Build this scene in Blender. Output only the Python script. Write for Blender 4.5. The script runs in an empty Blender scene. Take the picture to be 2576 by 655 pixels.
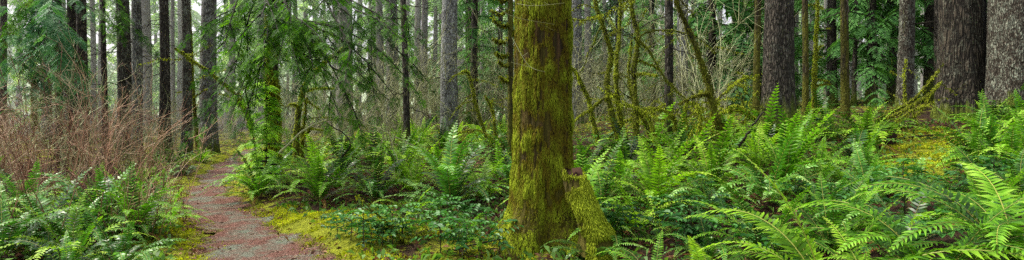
import bpy, math, random
import numpy as np
from mathutils import Vector, noise as mnoise

SC = bpy.context.scene
COL = SC.collection
RNG = np.random.default_rng(7)
random.seed(7)
PI = math.pi
F, CX, HZ, EYE = 1400.0, 1288.0, 290.0, 1.55      # focal length and picture frame of the survey measurements

# ------------------------------------------------------------------ terrain
ANCH = [(640,5.95,0),(490,10.3,0),(548,13.5,.03),(590,19.7,.08),(200,6,0),(0,6,0),(-100,10,.1),(100,12,.1),(300,17,.12),
 (0,25,.1),(1370,6.4,.04),(1000,6,0),(1140,9,.12),(900,11,.15),(700,12,.1),(1130,17,.75),(880,17,.55),(1560,12,.75),
 (1760,11,.75),(1700,8,.3),(1650,6,.1),(1960,11,.95),(2125,14,1.45),(2278,14,1.55),(2420,12,1.38),(2560,11.5,1.45),
 (2330,10,.97),(2300,8,.66),(2200,4,.33),(2500,4,.5),(1900,5,.12),(2576,6,.75),(1300,25,1.1),(600,30,.3),(2000,25,1.9),
 (2500,25,2.4),(300,40,.2),(1300,50,1.8),(2300,50,2.8),(1288,1,0),(400,3,0),(2200,2.2,.2),(1288,3.5,0),(2800,9,1.3)]
_A = np.array([((p-CX)/F*d, d, z) for p, d, z in ANCH])
def _k(r): return np.sqrt(r*r+2.0)
_R = np.linalg.norm(_A[:,None,:2]-_A[None,:,:2], axis=2)
_W = np.linalg.solve(_k(_R)+np.eye(len(_A))*-.02, _A[:,2]-.5)
PATH = [(780,2.6,1.3),(705,4.3,1.25),(650,5.95,1.18),(596,7.75,1.0),(515,10.3,.85),(548,13.3,.72),(584,16.6,.58),(605,19.8,.48),(650,23,.6),(740,27,.6)]
_PP = np.array([((p-CX)/F*d, d, w) for p, d, w in PATH])
def catmull(P, n):
    P = np.asarray(P, float); Q = np.vstack([2*P[0]-P[1], P, 2*P[-1]-P[-2]]); out = []
    for i in range(1, len(Q)-2):
        t = np.linspace(0,1,n,endpoint=False)[:,None]
        a,b,c,d = Q[i-1],Q[i],Q[i+1],Q[i+2]
        out.append(.5*((2*b)+(-a+c)*t+(2*a-5*b+4*c-d)*t*t+(-a+3*b-3*c+d)*t**3))
    out.append(P[-1:]); return np.vstack(out)
PC = catmull(_PP, 16)
def path_dist(x, y):
    x = np.asarray(x,float); y = np.asarray(y,float); sh = x.shape
    x = x.ravel(); y = y.ravel(); best = np.full(x.shape, 1e9); w = np.zeros(x.shape)
    for c in PC:
        d = np.hypot(x-c[0], y-c[1])-c[2]/2
        m = d < best; best[m] = d[m]; w[m] = c[2]
    return best.reshape(sh)
_ph = RNG.uniform(0,6.28,(9,3)); _fr = RNG.uniform(-1,1,(9,2))*np.array([.8,1.1,1.7,2.2,2.9,3.5,4.7,6.,8.])[:,None]
_am = np.array([.05,.05,.035,.03,.022,.018,.012,.01,.008])
def hgt(x, y, path=True):
    x = np.asarray(x,float); y = np.asarray(y,float)
    z = np.zeros(np.broadcast(x,y).shape)+.5
    for a, w in zip(_A, _W): z = z+w*_k(np.hypot(x-a[0], y-a[1]))
    far = np.clip((np.hypot(x,y-15)-40)/40,0,1); far = far*far*(3-2*far)
    z = np.clip(z,-.6,4)*(1-far)+1.5*far
    n = 0
    for a,f,p in zip(_am,_fr,_ph): n = n+a*np.sin(f[0]*x*2+p[0])*np.sin(f[1]*y*2+p[1])
    if path:
        pd = path_dist(x,y); m = np.clip((pd+.1)/.5,0,1)
        z = z+n*(.15+.85*m)+.05*m
    else: z = z+n*.15
    return z
def H(x, y): return float(hgt(np.array([x]),np.array([y]))[0])
def at(px, d): return ((px-CX)/F*d, d)
def P3(px, py, d): return np.array([(px-CX)/F*d, d, EYE+(HZ-py)/F*d])

# ------------------------------------------------------------------ mesh builder
class MB:
    def __init__(s): s.v=[]; s.q=[]; s.t=[]; s.tint=[]; s.qm=[]; s.tm=[]; s.n=0
    def add(s, v, quads=None, tris=None, tint=.5, mat=0):
        v = np.asarray(v,float).reshape(-1,3)
        s.v.append(v); s.tint.append(np.broadcast_to(np.asarray(tint,float),(len(v),)).copy())
        if quads is not None and len(quads):
            q=np.asarray(quads,int)+s.n; s.q.append(q); s.qm.append(np.full(len(q),mat))
        if tris is not None and len(tris):
            q=np.asarray(tris,int)+s.n; s.t.append(q); s.tm.append(np.full(len(q),mat))
        s.n += len(v)
    def merge(s, o, R=np.eye(3), loc=(0,0,0), sc=1., dt=0.):
        v=np.vstack(o.v)@np.asarray(R).T*sc+np.asarray(loc)
        n0=s.n; s.v.append(v); s.tint.append(np.concatenate(o.tint)+dt); s.n+=len(v)
        for q,m in zip(o.q,o.qm): s.q.append(q+n0); s.qm.append(m)
        for q,m in zip(o.t,o.tm): s.t.append(q+n0); s.tm.append(m)
    def stamp(s, T, R, loc, sc, dt, mat=0):
        """T=(verts,quads,tint) placed len(loc) times"""
        v,q,t=T; N=len(loc); k=len(v)
        V=np.einsum('nij,kj->nki',R,v)*np.asarray(sc).reshape(-1,1,1)+loc[:,None,:]
        Q=(q[None]+(np.arange(N)*k)[:,None,None]).reshape(-1,4)
        s.add(V.reshape(-1,3),Q,None,(t[None]+np.asarray(dt).reshape(-1,1)).ravel(),mat)
    def tube(s, P, r, n=5, tint=.5, mat=0, cap=True):
        P=np.asarray(P,float); m=len(P); r=np.broadcast_to(np.asarray(r,float),(m,))
        T=np.gradient(P,axis=0); T/=np.linalg.norm(T,axis=1)[:,None]+1e-9
        u=np.cross(T[0],[0,0,1.] if abs(T[0][2])<.9 else [1.,0,0]); u/=np.linalg.norm(u)
        U=[]
        for i in range(m):
            u=u-T[i]*u.dot(T[i]); u/=np.linalg.norm(u)+1e-9; U.append(u)
        U=np.array(U); W=np.cross(T,U); a=np.arange(n)*2*PI/n
        V=P[:,None]+r[:,None,None]*(np.cos(a)[None,:,None]*U[:,None]+np.sin(a)[None,:,None]*W[:,None])
        i=np.arange(m-1)[:,None]*n; j=np.arange(n)[None]; j2=(j+1)%n
        Q=np.stack([i+j,i+j2,i+n+j2,i+n+j],-1).reshape(-1,4)
        tn=np.repeat(np.broadcast_to(np.asarray(tint,float),(m,)),n)
        s.add(V.reshape(-1,3),Q,None,tn,mat)
        if cap:
            e=V[-1]; s.add(np.vstack([e,P[-1:]+T[-1]*r[-1]*.6]),None,[(k,(k+1)%n,n) for k in range(n)],tn[-1],mat)
    def mesh(s, name, mats, smooth=True):
        me=bpy.data.meshes.new(name); V=np.vstack(s.v)
        Q=np.vstack(s.q) if s.q else np.zeros((0,4),int); T=np.vstack(s.t) if s.t else np.zeros((0,3),int)
        me.vertices.add(len(V)); me.vertices.foreach_set('co',V.astype(np.float32).ravel())
        L=np.concatenate([Q.ravel(),T.ravel()]); me.loops.add(len(L)); me.loops.foreach_set('vertex_index',L.astype(np.int32))
        tot=np.concatenate([np.full(len(Q),4),np.full(len(T),3)]); st=np.concatenate([[0],np.cumsum(tot)[:-1]])
        me.polygons.add(len(tot)); me.polygons.foreach_set('loop_start',st.astype(np.int32)); me.polygons.foreach_set('loop_total',tot.astype(np.int32))
        mi=np.concatenate([np.concatenate(s.qm) if s.qm else np.zeros(0),np.concatenate(s.tm) if s.tm else np.zeros(0)]).astype(np.int32)
        me.polygons.foreach_set('material_index',mi)
        me.polygons.foreach_set('use_smooth',np.full(len(tot),smooth))
        me.update(calc_edges=True)
        a=me.attributes.new('tint','FLOAT','POINT'); a.data.foreach_set('value',np.concatenate(s.tint).astype(np.float32))
        for m in (mats if isinstance(mats,(list,tuple)) else [mats]): me.materials.append(m)
        return me

def link(name, data, parent=None, loc=(0,0,0), rz=0, sc=1, label=None, cat=None, group=None, kind=None):
    o=bpy.data.objects.new(name,data); COL.objects.link(o); o.parent=parent
    o.location=loc; o.rotation_euler=(0,0,rz); o.scale=(sc,sc,sc) if not hasattr(sc,'__len__') else sc
    if label: o['label']=label
    if cat: o['category']=cat
    if group: o['group']=group
    if kind: o['kind']=kind
    return o

# ------------------------------------------------------------------ materials
def nt(name):
    m=bpy.data.materials.new(name); m.use_nodes=True; t=m.node_tree; t.nodes.clear()
    return m,t,t.nodes,t.links
def ramp(N, stops):
    r=N.new('ShaderNodeValToRGB'); e=r.color_ramp.elements
    while len(e)<len(stops): e.new(.5)
    for q,(p,c) in zip(e,stops): q.position=p; q.color=(*c,1) if len(c)==3 else c
    return r
def math_(N,L,op,a,b=None,clamp=False):
    n=N.new('ShaderNodeMath'); n.operation=op; n.use_clamp=clamp
    for i,x in enumerate((a,b)):
        if x is None: continue
        if isinstance(x,(int,float)): n.inputs[i].default_value=x
        else: L.new(x,n.inputs[i])
    return n.outputs[0]
def noise(N,L,vec,scale,detail=4,rough=.6):
    n=N.new('ShaderNodeTexNoise'); n.inputs['Scale'].default_value=scale; n.inputs['Detail'].default_value=detail; n.inputs['Roughness'].default_value=rough
    L.new(vec,n.inputs['Vector']); return n.outputs['Fac']
def mix(N,L,f,a,b):
    n=N.new('ShaderNodeMix'); n.data_type='RGBA'
    if isinstance(f,(int,float)): n.inputs[0].default_value=f
    else: L.new(f,n.inputs[0])
    for i,x in ((6,a),(7,b)):
        if isinstance(x,tuple): n.inputs[i].default_value=(*x,1)
        else: L.new(x,n.inputs[i])
    return n.outputs[2]
def leaf(name, cs, rough=.45, trans=.3, spec=.5, rnd=.3, tcol=(1.1,1.25,.5)):
    m,t,N,L=nt(name)
    a=N.new('ShaderNodeAttribute'); a.attribute_name='tint'
    oi=N.new('ShaderNodeObjectInfo')
    f=math_(N,L,'ADD',a.outputs['Fac'],math_(N,L,'MULTIPLY',math_(N,L,'SUBTRACT',oi.outputs['Random'],.5),rnd))
    r=ramp(N,[(i/(len(cs)-1),c) for i,c in enumerate(cs)]); L.new(f,r.inputs[0])
    p=N.new('ShaderNodeBsdfPrincipled'); p.inputs['Roughness'].default_value=rough; p.inputs['Specular IOR Level'].default_value=spec
    L.new(r.outputs[0],p.inputs['Base Color']); o=N.new('ShaderNodeOutputMaterial')
    if trans>0:
        tr=N.new('ShaderNodeBsdfTranslucent'); L.new(mix(N,L,1.,r.outputs[0],tcol) if False else r.outputs[0],tr.inputs[0])
        mm=N.new('ShaderNodeMix'); mm.data_type='RGBA'; mm.blend_type='MULTIPLY'; mm.inputs[0].default_value=1
        L.new(r.outputs[0],mm.inputs[6]); mm.inputs[7].default_value=(*tcol,1); L.new(mm.outputs[2],tr.inputs[0])
        x=N.new('ShaderNodeMixShader'); x.inputs[0].default_value=trans; L.new(p.outputs[0],x.inputs[1]); L.new(tr.outputs[0],x.inputs[2])
        L.new(x.outputs[0],o.inputs[0])
    else: L.new(p.outputs[0],o.inputs[0])
    return m
def bark(name, dark, light, lichen=(.42,.44,.38), lich=.5, moss=.3, mossc=(.10,.13,.015), s=15., vs=.2, bump=1., mossbase=1.2, rnd=.25):
    m,t,N,L=nt(name)
    tc=N.new('ShaderNodeTexCoord'); oi=N.new('ShaderNodeObjectInfo')
    ad=N.new('ShaderNodeVectorMath'); ad.operation='ADD'; L.new(tc.outputs['Object'],ad.inputs[0])
    cm=N.new('ShaderNodeCombineXYZ'); L.new(math_(N,L,'MULTIPLY',oi.outputs['Random'],37.),cm.inputs[2]); L.new(cm.outputs[0],ad.inputs[1])
    mp=N.new('ShaderNodeMapping'); mp.inputs['Scale'].default_value=(1,1,vs); L.new(ad.outputs[0],mp.inputs[0])
    n1=noise(N,L,mp.outputs[0],s*2.2,7,.7)
    vo=N.new('ShaderNodeTexVoronoi'); vo.feature='DISTANCE_TO_EDGE'; vo.inputs['Scale'].default_value=s*1.6
    wv=N.new('ShaderNodeVectorMath'); wv.operation='ADD'; L.new(mp.outputs[0],wv.inputs[0])
    nc=N.new('ShaderNodeTexNoise'); nc.inputs['Scale'].default_value=s; L.new(mp.outputs[0],nc.inputs['Vector'])
    sc=N.new('ShaderNodeVectorMath'); sc.operation='SCALE'; sc.inputs[3].default_value=.12; L.new(nc.outputs['Color'],sc.inputs[0]); L.new(sc.outputs[0],wv.inputs[1])
    L.new(wv.outputs[0],vo.inputs['Vector'])
    crack=ramp(N,[(0,(0,0,0)),(.28,(1,1,1))]); L.new(vo.outputs['Distance'],crack.inputs[0])
    hgt_=math_(N,L,'MULTIPLY',crack.outputs[0],math_(N,L,'ADD',math_(N,L,'MULTIPLY',n1,.8),.3))
    r=ramp(N,[(.08,dark),(.42,tuple((a+b)/2 for a,b in zip(dark,light))),(.8,light)]); L.new(hgt_,r.inputs[0])
    # lichen flecks and patches
    l1=noise(N,L,ad.outputs[0],26,3,.7); l2=noise(N,L,ad.outputs[0],4.5,4,.65)
    lm=math_(N,L,'ADD',math_(N,L,'MULTIPLY',l1,.65),math_(N,L,'MULTIPLY',l2,.45))
    lr=ramp(N,[(.66-.2*lich,(0,0,0)),(.74-.2*lich,(1,1,1))]); L.new(lm,lr.inputs[0])
    lf=math_(N,L,'MULTIPLY',math_(N,L,'MULTIPLY',lr.outputs[0],min(1,lich*1.5)),math_(N,L,'ADD',math_(N,L,'MULTIPLY',hgt_,.8),.25),True)
    lc=mix(N,L,noise(N,L,ad.outputs[0],60,2),tuple(c*.6 for c in lichen),tuple(min(1,c*1.25) for c in lichen))
    c=mix(N,L,lf,r.outputs[0],lc)
    # moss: low on the trunk and in patches
    sep=N.new('ShaderNodeSeparateXYZ'); L.new(tc.outputs['Object'],sep.inputs[0])
    base=math_(N,L,'SUBTRACT',1,math_(N,L,'DIVIDE',sep.outputs[2],mossbase),True)
    mm=math_(N,L,'ADD',math_(N,L,'MULTIPLY',noise(N,L,mp.outputs[0],3.5,5,.7),1.),math_(N,L,'MULTIPLY',base,.35*(1 if moss>0 else 0)))
    mr=ramp(N,[(.72-.42*moss,(0,0,0)),(.86-.42*moss,(1,1,1))]); L.new(mm,mr.inputs[0])
    mc=mix(N,L,noise(N,L,ad.outputs[0],35,3,.7),tuple(x*.45 for x in mossc),tuple(x*1.7 for x in mossc))
    c=mix(N,L,mr.outputs[0],c,mc)
    hv=N.new('ShaderNodeHueSaturation'); L.new(c,hv.inputs['Color']); L.new(math_(N,L,'ADD',1-rnd/2,math_(N,L,'MULTIPLY',oi.outputs['Random'],rnd)),hv.inputs['Value'])
    bp=N.new('ShaderNodeBump'); bp.inputs['Strength'].default_value=bump; bp.inputs['Distance'].default_value=.05
    L.new(math_(N,L,'ADD',hgt_,math_(N,L,'MULTIPLY',l1,.25)),bp.inputs['Height'])
    p=N.new('ShaderNodeBsdfPrincipled'); p.inputs['Roughness'].default_value=.9; p.inputs['Specular IOR Level'].default_value=.2
    L.new(hv.outputs[0],p.inputs['Base Color']); L.new(bp.outputs[0],p.inputs['Normal'])
    o=N.new('ShaderNodeOutputMaterial'); L.new(p.outputs[0],o.inputs[0]); return m

M={}
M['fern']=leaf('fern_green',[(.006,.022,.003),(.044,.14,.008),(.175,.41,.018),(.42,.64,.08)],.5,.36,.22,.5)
M['fern_gloss']=leaf('fern_glossy',[(.004,.018,.004),(.028,.10,.012),(.10,.30,.03),(.40,.62,.20)],.38,.3,.4,.5)  # lightest stop is a whitish sheen put into the leaf colour
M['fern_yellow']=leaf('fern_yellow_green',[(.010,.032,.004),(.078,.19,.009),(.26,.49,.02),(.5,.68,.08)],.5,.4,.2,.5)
M['fern_dead']=leaf('fern_dead',[(.05,.016,.007),(.17,.055,.02),(.30,.12,.04)],.8,.2,.2,.3,(1.2,.9,.6))
M['rachis']=leaf('fern_stalk',[(.08,.07,.015),(.22,.24,.035),(.32,.34,.05)],.5,0,.3,.5)
M['mahonia']=leaf('glossy_leaf',[(.008,.035,.009),(.025,.11,.022),(.06,.20,.035),(.13,.32,.06)],.45,.3,.25,.4)
M['hemlock']=leaf('hemlock_needles',[(.006,.02,.003),(.018,.062,.005),(.06,.18,.009),(.20,.42,.02)],.65,.4,.15,.35)
M['cedar']=leaf('cedar_sprays',[(.016,.065,.026),(.045,.15,.06),(.085,.24,.09),(.16,.34,.13)],.6,.36,.2,.2)
M['conifer']=leaf('conifer_needles',[(.014,.05,.014),(.05,.15,.036),(.10,.26,.06),(.19,.40,.11)],.65,.38,.15,.5)
M['conifer_far']=leaf('far_needles',[(.10,.20,.07),(.22,.38,.15),(.38,.56,.27),(.58,.72,.45)],.8,.4,.1,.5)  # paler than near needles: distance haze put into the colour
M['twig_red']=leaf('red_brown_twig',[(.03,.013,.008),(.15,.066,.038),(.38,.20,.118),(.60,.43,.29)],.7,0,.25,.7)
M['twig_pale']=leaf('pale_twig',[(.05,.05,.018),(.17,.17,.07),(.34,.35,.17),(.5,.52,.3)],.7,0,.3,.5)
M['twig_dark']=leaf('dark_twig',[(.006,.005,.003),(.018,.015,.008),(.045,.04,.02)],.8,0,.2,.3)
M['moss']=leaf('moss',[(.03,.026,.004),(.09,.09,.007),(.20,.24,.012),(.38,.46,.03)],.8,.35,.1,.15,(1.1,1.1,.4))
M['moss_trunk']=leaf('trunk_moss',[(.035,.018,.004),(.135,.105,.008),(.19,.23,.012),(.36,.45,.024)],.85,.25,.1,.0,(1.1,1.1,.4))
M['groundmoss']=leaf('ground_moss',[(.10,.11,.012),(.32,.36,.015),(.52,.57,.024),(.66,.68,.06)],.8,.35,.1,.1,(1.1,1.1,.4))
M['grass']=leaf('ground_leaf',[(.03,.08,.012),(.08,.19,.025),(.14,.28,.04),(.24,.38,.07)],.5,.35,.3,.3)
M['litter']=leaf('litter',[(.03,.014,.008),(.09,.04,.022),(.18,.08,.04),(.32,.2,.1)],.8,.15,.2,.3,(1.2,.9,.6))
M['needles']=leaf('fallen_needles',[(.05,.018,.011),(.14,.06,.042),(.27,.14,.10),(.4,.25,.19)],.8,0,.2,.9)
M['wood']=leaf('broken_wood',[(.014,.006,.004),(.045,.02,.010),(.10,.05,.028)],.85,0,.2,.1)
M['bark_grey']=bark('bark_lichen_grey',(.035,.03,.025),(.19,.18,.16),(.46,.49,.43),.75,.12)
M['bark_white']=bark('bark_pale_lichen',(.05,.047,.042),(.25,.25,.235),(.58,.6,.56),.85,.05)
M['bark_dark']=bark('bark_dark',(.016,.013,.010),(.12,.10,.078),(.30,.32,.26),.38,.24)
M['bark_brown']=bark('bark_furrowed',(.010,.008,.006),(.08,.064,.046),(.25,.27,.2),.42,.14,s=11.,vs=.14,bump=1.,mossbase=.5)
M['bark_mossy']=bark('bark_mossy',(.02,.015,.008),(.10,.075,.04),(.2,.22,.1),.25,.72,(.11,.11,.012))
M['bark_spot']=bark('bark_lichen_brown',(.03,.022,.016),(.125,.105,.08),(.36,.40,.31),.62,.12,mossbase=.5)
M['bark_far']=bark('bark_far',(.13,.12,.105),(.30,.29,.26),(.46,.48,.42),.5,.3,(.2,.24,.09),bump=.4)  # bark lightened with distance, haze painted into its colours
M['bark_stem']=bark('bark_stem_moss',(.016,.014,.007),(.07,.06,.03),(.2,.22,.1),.2,.75,(.11,.12,.010),s=14,vs=.5)

# ------------------------------------------------------------------ templates and generators
def rotm(fwd, up):
    """columns: forward, side, up. fwd,up (N,3)"""
    f=fwd/(np.linalg.norm(fwd,axis=1)[:,None]+1e-9); s=np.cross(up,f); s/=np.linalg.norm(s,axis=1)[:,None]+1e-9
    u=np.cross(f,s); return np.stack([f,s,u],-1)
def spray_template(n=8, wid=.055, ln=.42, seed=0, droop=.25):
    r=np.random.default_rng(seed); V=[];Q=[];T=[]
    def kite(p,d,l,w,t):
        b=len(V); d=np.array(d)/np.linalg.norm(d); sd=np.array([-d[1],d[0],0]); p=np.array(p)
        m=p+d*l*.5; e=p+d*l; e=e-np.array([0,0,l*l*.35])
        V.extend([p,m+sd*w,e,m-sd*w]); Q.append([b,b+1,b+2,b+3]); T.extend([t-.12,t,t+.22,t])
    for i in range(n):
        t=.06+.88*i/n
        for sg in (-1,1):
            a=(.85+.25*r.random())*sg; l=ln*(1-.72*t)*(.75+.5*r.random())
            kite((t,0,-droop*t*t),(math.cos(a),math.sin(a),-.12+.2*r.random()),l,wid*(1-.4*t),.42+.25*r.random())
    kite((.0,0,0),(1,0,-droop*.5),.6,wid*.35,.3); kite((.5,0,-droop*.25),(1,0,-droop*1.2),.55,wid*.8,.6)
    return np.array(V),np.array(Q),np.array(T)
SPRAY=[spray_template(8,.05,.42,i) for i in range(4)]
SPRAY_FINE=[spray_template(11,.034,.42,10+i) for i in range(4)]
SPRAY_LOW=[spray_template(4,.12,.5,20+i) for i in range(3)]

def bough(wood, fol, P, r0, rng, tmpl, slen=.5, ns=9, start=.2, flat=.15, droop=.35, wn=5, tint=0., hang=0.):
    """P: polyline of a branch. Sprays on both sides of its outer part."""
    P=np.asarray(P,float); m=len(P)
    if wood is not None: wood.tube(P,np.linspace(r0,r0*.15,m),wn,.35)
    seg=np.linalg.norm(np.diff(P,axis=0),axis=1); cs=np.concatenate([[0],np.cumsum(seg)]); Lt=cs[-1]
    u=np.linspace(start,1,ns); pts=np.stack([np.interp(u*Lt,cs,P[:,k]) for k in range(3)],1)
    T=np.stack([np.interp(np.minimum(u+.03,1)*Lt,cs,P[:,k])-np.interp((u-.06)*Lt,cs,P[:,k]) for k in range(3)],1)
    T/=np.linalg.norm(T,axis=1)[:,None]+1e-9
    side=np.cross(T,[0,0,1.]); side/=np.linalg.norm(side,axis=1)[:,None]+1e-9
    loc=[];fw=[];scl=[]
    for k in range(ns):
        for sg in (-1,1):
            loc.append(pts[k]+rng.normal(0,.02,3)); d=T[k]*rng.uniform(.35,.9)+side[k]*sg*rng.uniform(.6,1.1)+np.array([0,0,-droop*rng.uniform(.3,1.2)-hang*rng.random()])
            fw.append(d); scl.append(slen*(1-.5*abs(u[k]-.45))*rng.uniform(.65,1.25))
    loc.append(pts[-1]); fw.append(T[-1]+np.array([0,0,-.3])); scl.append(slen*.8)
    loc=np.array(loc);fw=np.array(fw);scl=np.array(scl)
    up=np.tile([0,0,1.],(len(loc),1))+rng.normal(0,flat,(len(loc),3))
    R=rotm(fw,up); idx=rng.integers(0,len(tmpl),len(loc))
    for k in range(len(tmpl)):
        s_=idx==k
        if s_.any(): fol.stamp(tmpl[k],R[s_],loc[s_],scl[s_],rng.uniform(-.15,.18,s_.sum())+tint)

def crown_mesh(seed, Ht, z0, Rm, nb, tmpl, slen, ns, droop=.5, bare=0.):
    rng=np.random.default_rng(seed); fol=MB(); wood=MB()
    for i in range(nb):
        z=z0+(Ht-z0)*(i+rng.random())/nb; k=1-(z-z0)/(Ht-z0)*.85
        L=Rm*k*rng.uniform(.6,1.15); a=i*2.4+rng.normal(0,.4)
        t=np.linspace(0,1,6); x=L*t; zz=z+L*(.10*t-droop*t*t)*rng.uniform(.7,1.2)
        P=np.stack([np.cos(a)*x,np.sin(a)*x,zz],1)
        if rng.random()<bare: wood.tube(P*np.array([.6,.6,1]),np.linspace(.025,.006,6),3,.4); continue
        bough(wood,fol,P,.025,rng,tmpl,slen,ns,.22,.2,droop*.7,3,tint=rng.uniform(-.15,.15))
    return fol,wood

def trunk_mesh(seed, r, h, flare=.5, fh=.6, lean=(0,0), sides=28, rings=44, rough=.05, lobes=5, bend=.02, twigs=0, taper=.35, twmat=1):
    rng=np.random.default_rng(seed); mb=MB()
    zs=np.concatenate([np.linspace(-.35,1.2,16),np.linspace(1.2,h,rings-15)[1:]]); a=np.arange(sides)*2*PI/sides
    pa=rng.uniform(0,6.28,12); V=[]
    cxs=bend*np.sin(zs*.6+pa[0])+lean[0]*zs; cys=bend*np.sin(zs*.5+pa[1])+lean[1]*zs
    for i,z in enumerate(zs):
        zc=max(z,0); f=flare*math.exp(-zc/fh)
        rr=r*(1-taper*zc/h)*(1+f*(.75+.45*np.cos(lobes*a+pa[2])+.25*np.cos((lobes-2)*a+pa[3])))
        n=sum(math.cos(0) and np.sin(k*a+pa[4+j]+.35*math.sin(z*2.1+pa[5]+k))*(1/(1+.12*k)) for j,k in enumerate((3,7,11,17)))
        rr=rr*(1+rough*n*.5+rng.normal(0,rough*.18,sides))
        V.append(np.stack([cxs[i]+rr*np.cos(a),cys[i]+rr*np.sin(a),np.full(sides,z)],1))
    V=np.array(V); m=len(zs); i=np.arange(m-1)[:,None]*sides; j=np.arange(sides)[None]; j2=(j+1)%sides
    mb.add(V.reshape(-1,3),np.stack([i+j,i+j2,i+sides+j2,i+sides+j],-1).reshape(-1,4),None,.5)
    return mb

def frond_mb(L, np_, W, e0, e1, seed, curl=0., detail=True, side=0.):
    rng=np.random.default_rng(seed); mb=MB(); n=14
    t=np.linspace(0,1,n); el=np.radians(e0+(e1-e0)*t**1.25); az=side*t*t
    dx=np.cos(el); P=np.zeros((n,3)); dd=np.stack([dx*np.cos(az),dx*np.sin(az),np.sin(el)],1)*L/(n-1)
    P[1:]=np.cumsum((dd[1:]+dd[:-1])/2,axis=0)
    mb.tube(P,np.linspace(.0055,.0012,n)*max(L,.6),3,np.linspace(.25,.8,n),1,False)
    ts=np.linspace(.10,.985,np_)
    prof=np.minimum(1,.55+1.9*(ts-.1))*(1-np.clip((ts-.32)/.68,0,1)**1.7*.93)
    Pp=np.stack([np.interp(ts,t,P[:,k]) for k in range(3)],1)
    Tt=np.gradient(P,axis=0); Tp=np.stack([np.interp(ts,t,Tt[:,k]) for k in range(3)],1); Tp/=np.linalg.norm(Tp,axis=1)[:,None]
    S=np.cross(Tp,[0,0,1.]); S/=np.linalg.norm(S,axis=1)[:,None]+1e-9; Nn=np.cross(S,Tp)
    sp=L*.89/np_; V=[];Q=[];T3=[];tn=[]
    for sg in (-1,1):
        l=W*prof*rng.uniform(.88,1.1,np_); fw=.30+.25*ts+rng.normal(0,.05,np_)
        d=S*sg+Tp*fw[:,None]+Nn*(.12+rng.normal(0,.09,np_))[:,None]; d/=np.linalg.norm(d,axis=1)[:,None]
        b=np.minimum(sp*.38,l*.5)[:,None]; m=Pp+d*(l*.5)[:,None]; tip=Pp+d*l[:,None]-np.array([0,0,1.])*(l*(.10+.2*rng.random(np_)))[:,None]+Tp*(l*.12)[:,None]
        tw=Nn*(rng.normal(.0,.25,np_))[:,None]
        A=Pp-Tp*b*.8; B=Pp+Tp*b*.8; C=m+(Tp+tw)*b*.95; D=m-(Tp+tw)*b*.9
        k0=sum(len(x) for x in V); blk=np.stack([A,B,C,D,tip],1).reshape(-1,3); V.append(blk)
        i=np.arange(np_)[:,None]*5+k0; Q.append(np.hstack([i,i+1,i+2,i+3])); T3.append(np.hstack([i+3,i+2,i+4]))
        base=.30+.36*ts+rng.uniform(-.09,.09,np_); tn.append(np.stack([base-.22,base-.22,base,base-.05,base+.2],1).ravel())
    mb.add(np.vstack(V),np.vstack(Q),np.vstack(T3),np.concatenate(tn),0)
    return mb

def frond_set(kind, npair):
    out=[]
    if kind=='up':   spec=[(82,20,.0),(76,-5,.35),(84,40,-.4),(70,-25,.3)]
    elif kind=='arch': spec=[(64,-45,.3),(56,-52,-.4),(68,-28,.5),(52,-42,.0)]
    else: spec=[(38,-30,.3),(30,-22,-.4),(45,-45,.1)]
    for i,(a,b,s) in enumerate(spec): out.append(frond_mb(1.,npair,(.122 if npair==34 else .096)+.012*(i%3),a,b,100*npair+i+len(kind),side=s))
    return out
FR={n:{k:frond_set(k,n) for k in ('up','arch','low')} for n in (34,24,16)}
def frond_dead(): return [frond_mb(1.,26,.06,25,-70,900+i,side=.5*(i-1)) for i in range(3)]
DEAD=frond_dead()
_fm={}
def frond_data(n,k,i,mat):
    key=(n,k,i,mat)
    if key not in _fm:
        src=DEAD[i] if k=='dead' else FR[n][k][i]
        _fm[key]=src.mesh('fern_frond',[M[mat],M['rachis']],True)
    return _fm[key]
def frond_plan(seed, N, dead=2, upness=.5):
    r=random.Random(int(seed)); N=int(N); out=[]
    for i in range(N):
        q=i/N; k='up' if q<upness*.55 else ('arch' if q<.72 else 'low')
        out.append((k,r.randrange(3),i*2.399+r.uniform(-.35,.35),r.uniform(.72,1.15)*(.95 if k!='low' else .8),r.uniform(-.12,.12)))
    for i in range(dead): out.append(('dead',r.randrange(3),r.uniform(0,6.28),r.uniform(.5,.75),0))
    return out
def fern_thing(x,y,size,seed,npair,mat,label,group,N=16,upness=.5,dead=2,dz=0.):
    root=link('sword_fern',None,None,(x,y,H(x,y)-.03+dz),random.Random(seed).uniform(0,6.28),1,label,'fern',group)
    for k,i,az,s,tl in frond_plan(seed,N,dead,upness):
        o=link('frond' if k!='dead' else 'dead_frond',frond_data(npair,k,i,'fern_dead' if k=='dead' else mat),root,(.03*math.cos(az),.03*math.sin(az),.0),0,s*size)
        o.rotation_euler=(tl,tl*.7,az)
    return root
_fb={}
def fern_baked(var,mat,npair=16):
    key=(var,mat,npair)
    if key not in _fb:
        mb=MB()
        for k,i,az,s,tl in frond_plan(500+var,14+var%4,4,.15+.09*(var%4)):
            c,sn=math.cos(az),math.sin(az); R=np.array([[c,-sn,0],[sn,c,0],[0,0,1]])@np.array([[1,0,tl],[0,1,0],[-tl,0,1]])
            src=DEAD[i] if k=='dead' else FR[npair][k][i]; b=MB(); b.merge(src)
            if k=='dead': b.qm=[np.full_like(q,2) if (q==0).all() else q for q in b.qm]; b.tm=[np.full_like(q,2) for q in b.tm]
            mb.merge(b,R,(.03*c,.03*sn,0),s,random.Random(var*50+i+int(az*10)).uniform(-.26,.22))
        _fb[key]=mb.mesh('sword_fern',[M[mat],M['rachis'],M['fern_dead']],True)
    return _fb[key]

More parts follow.
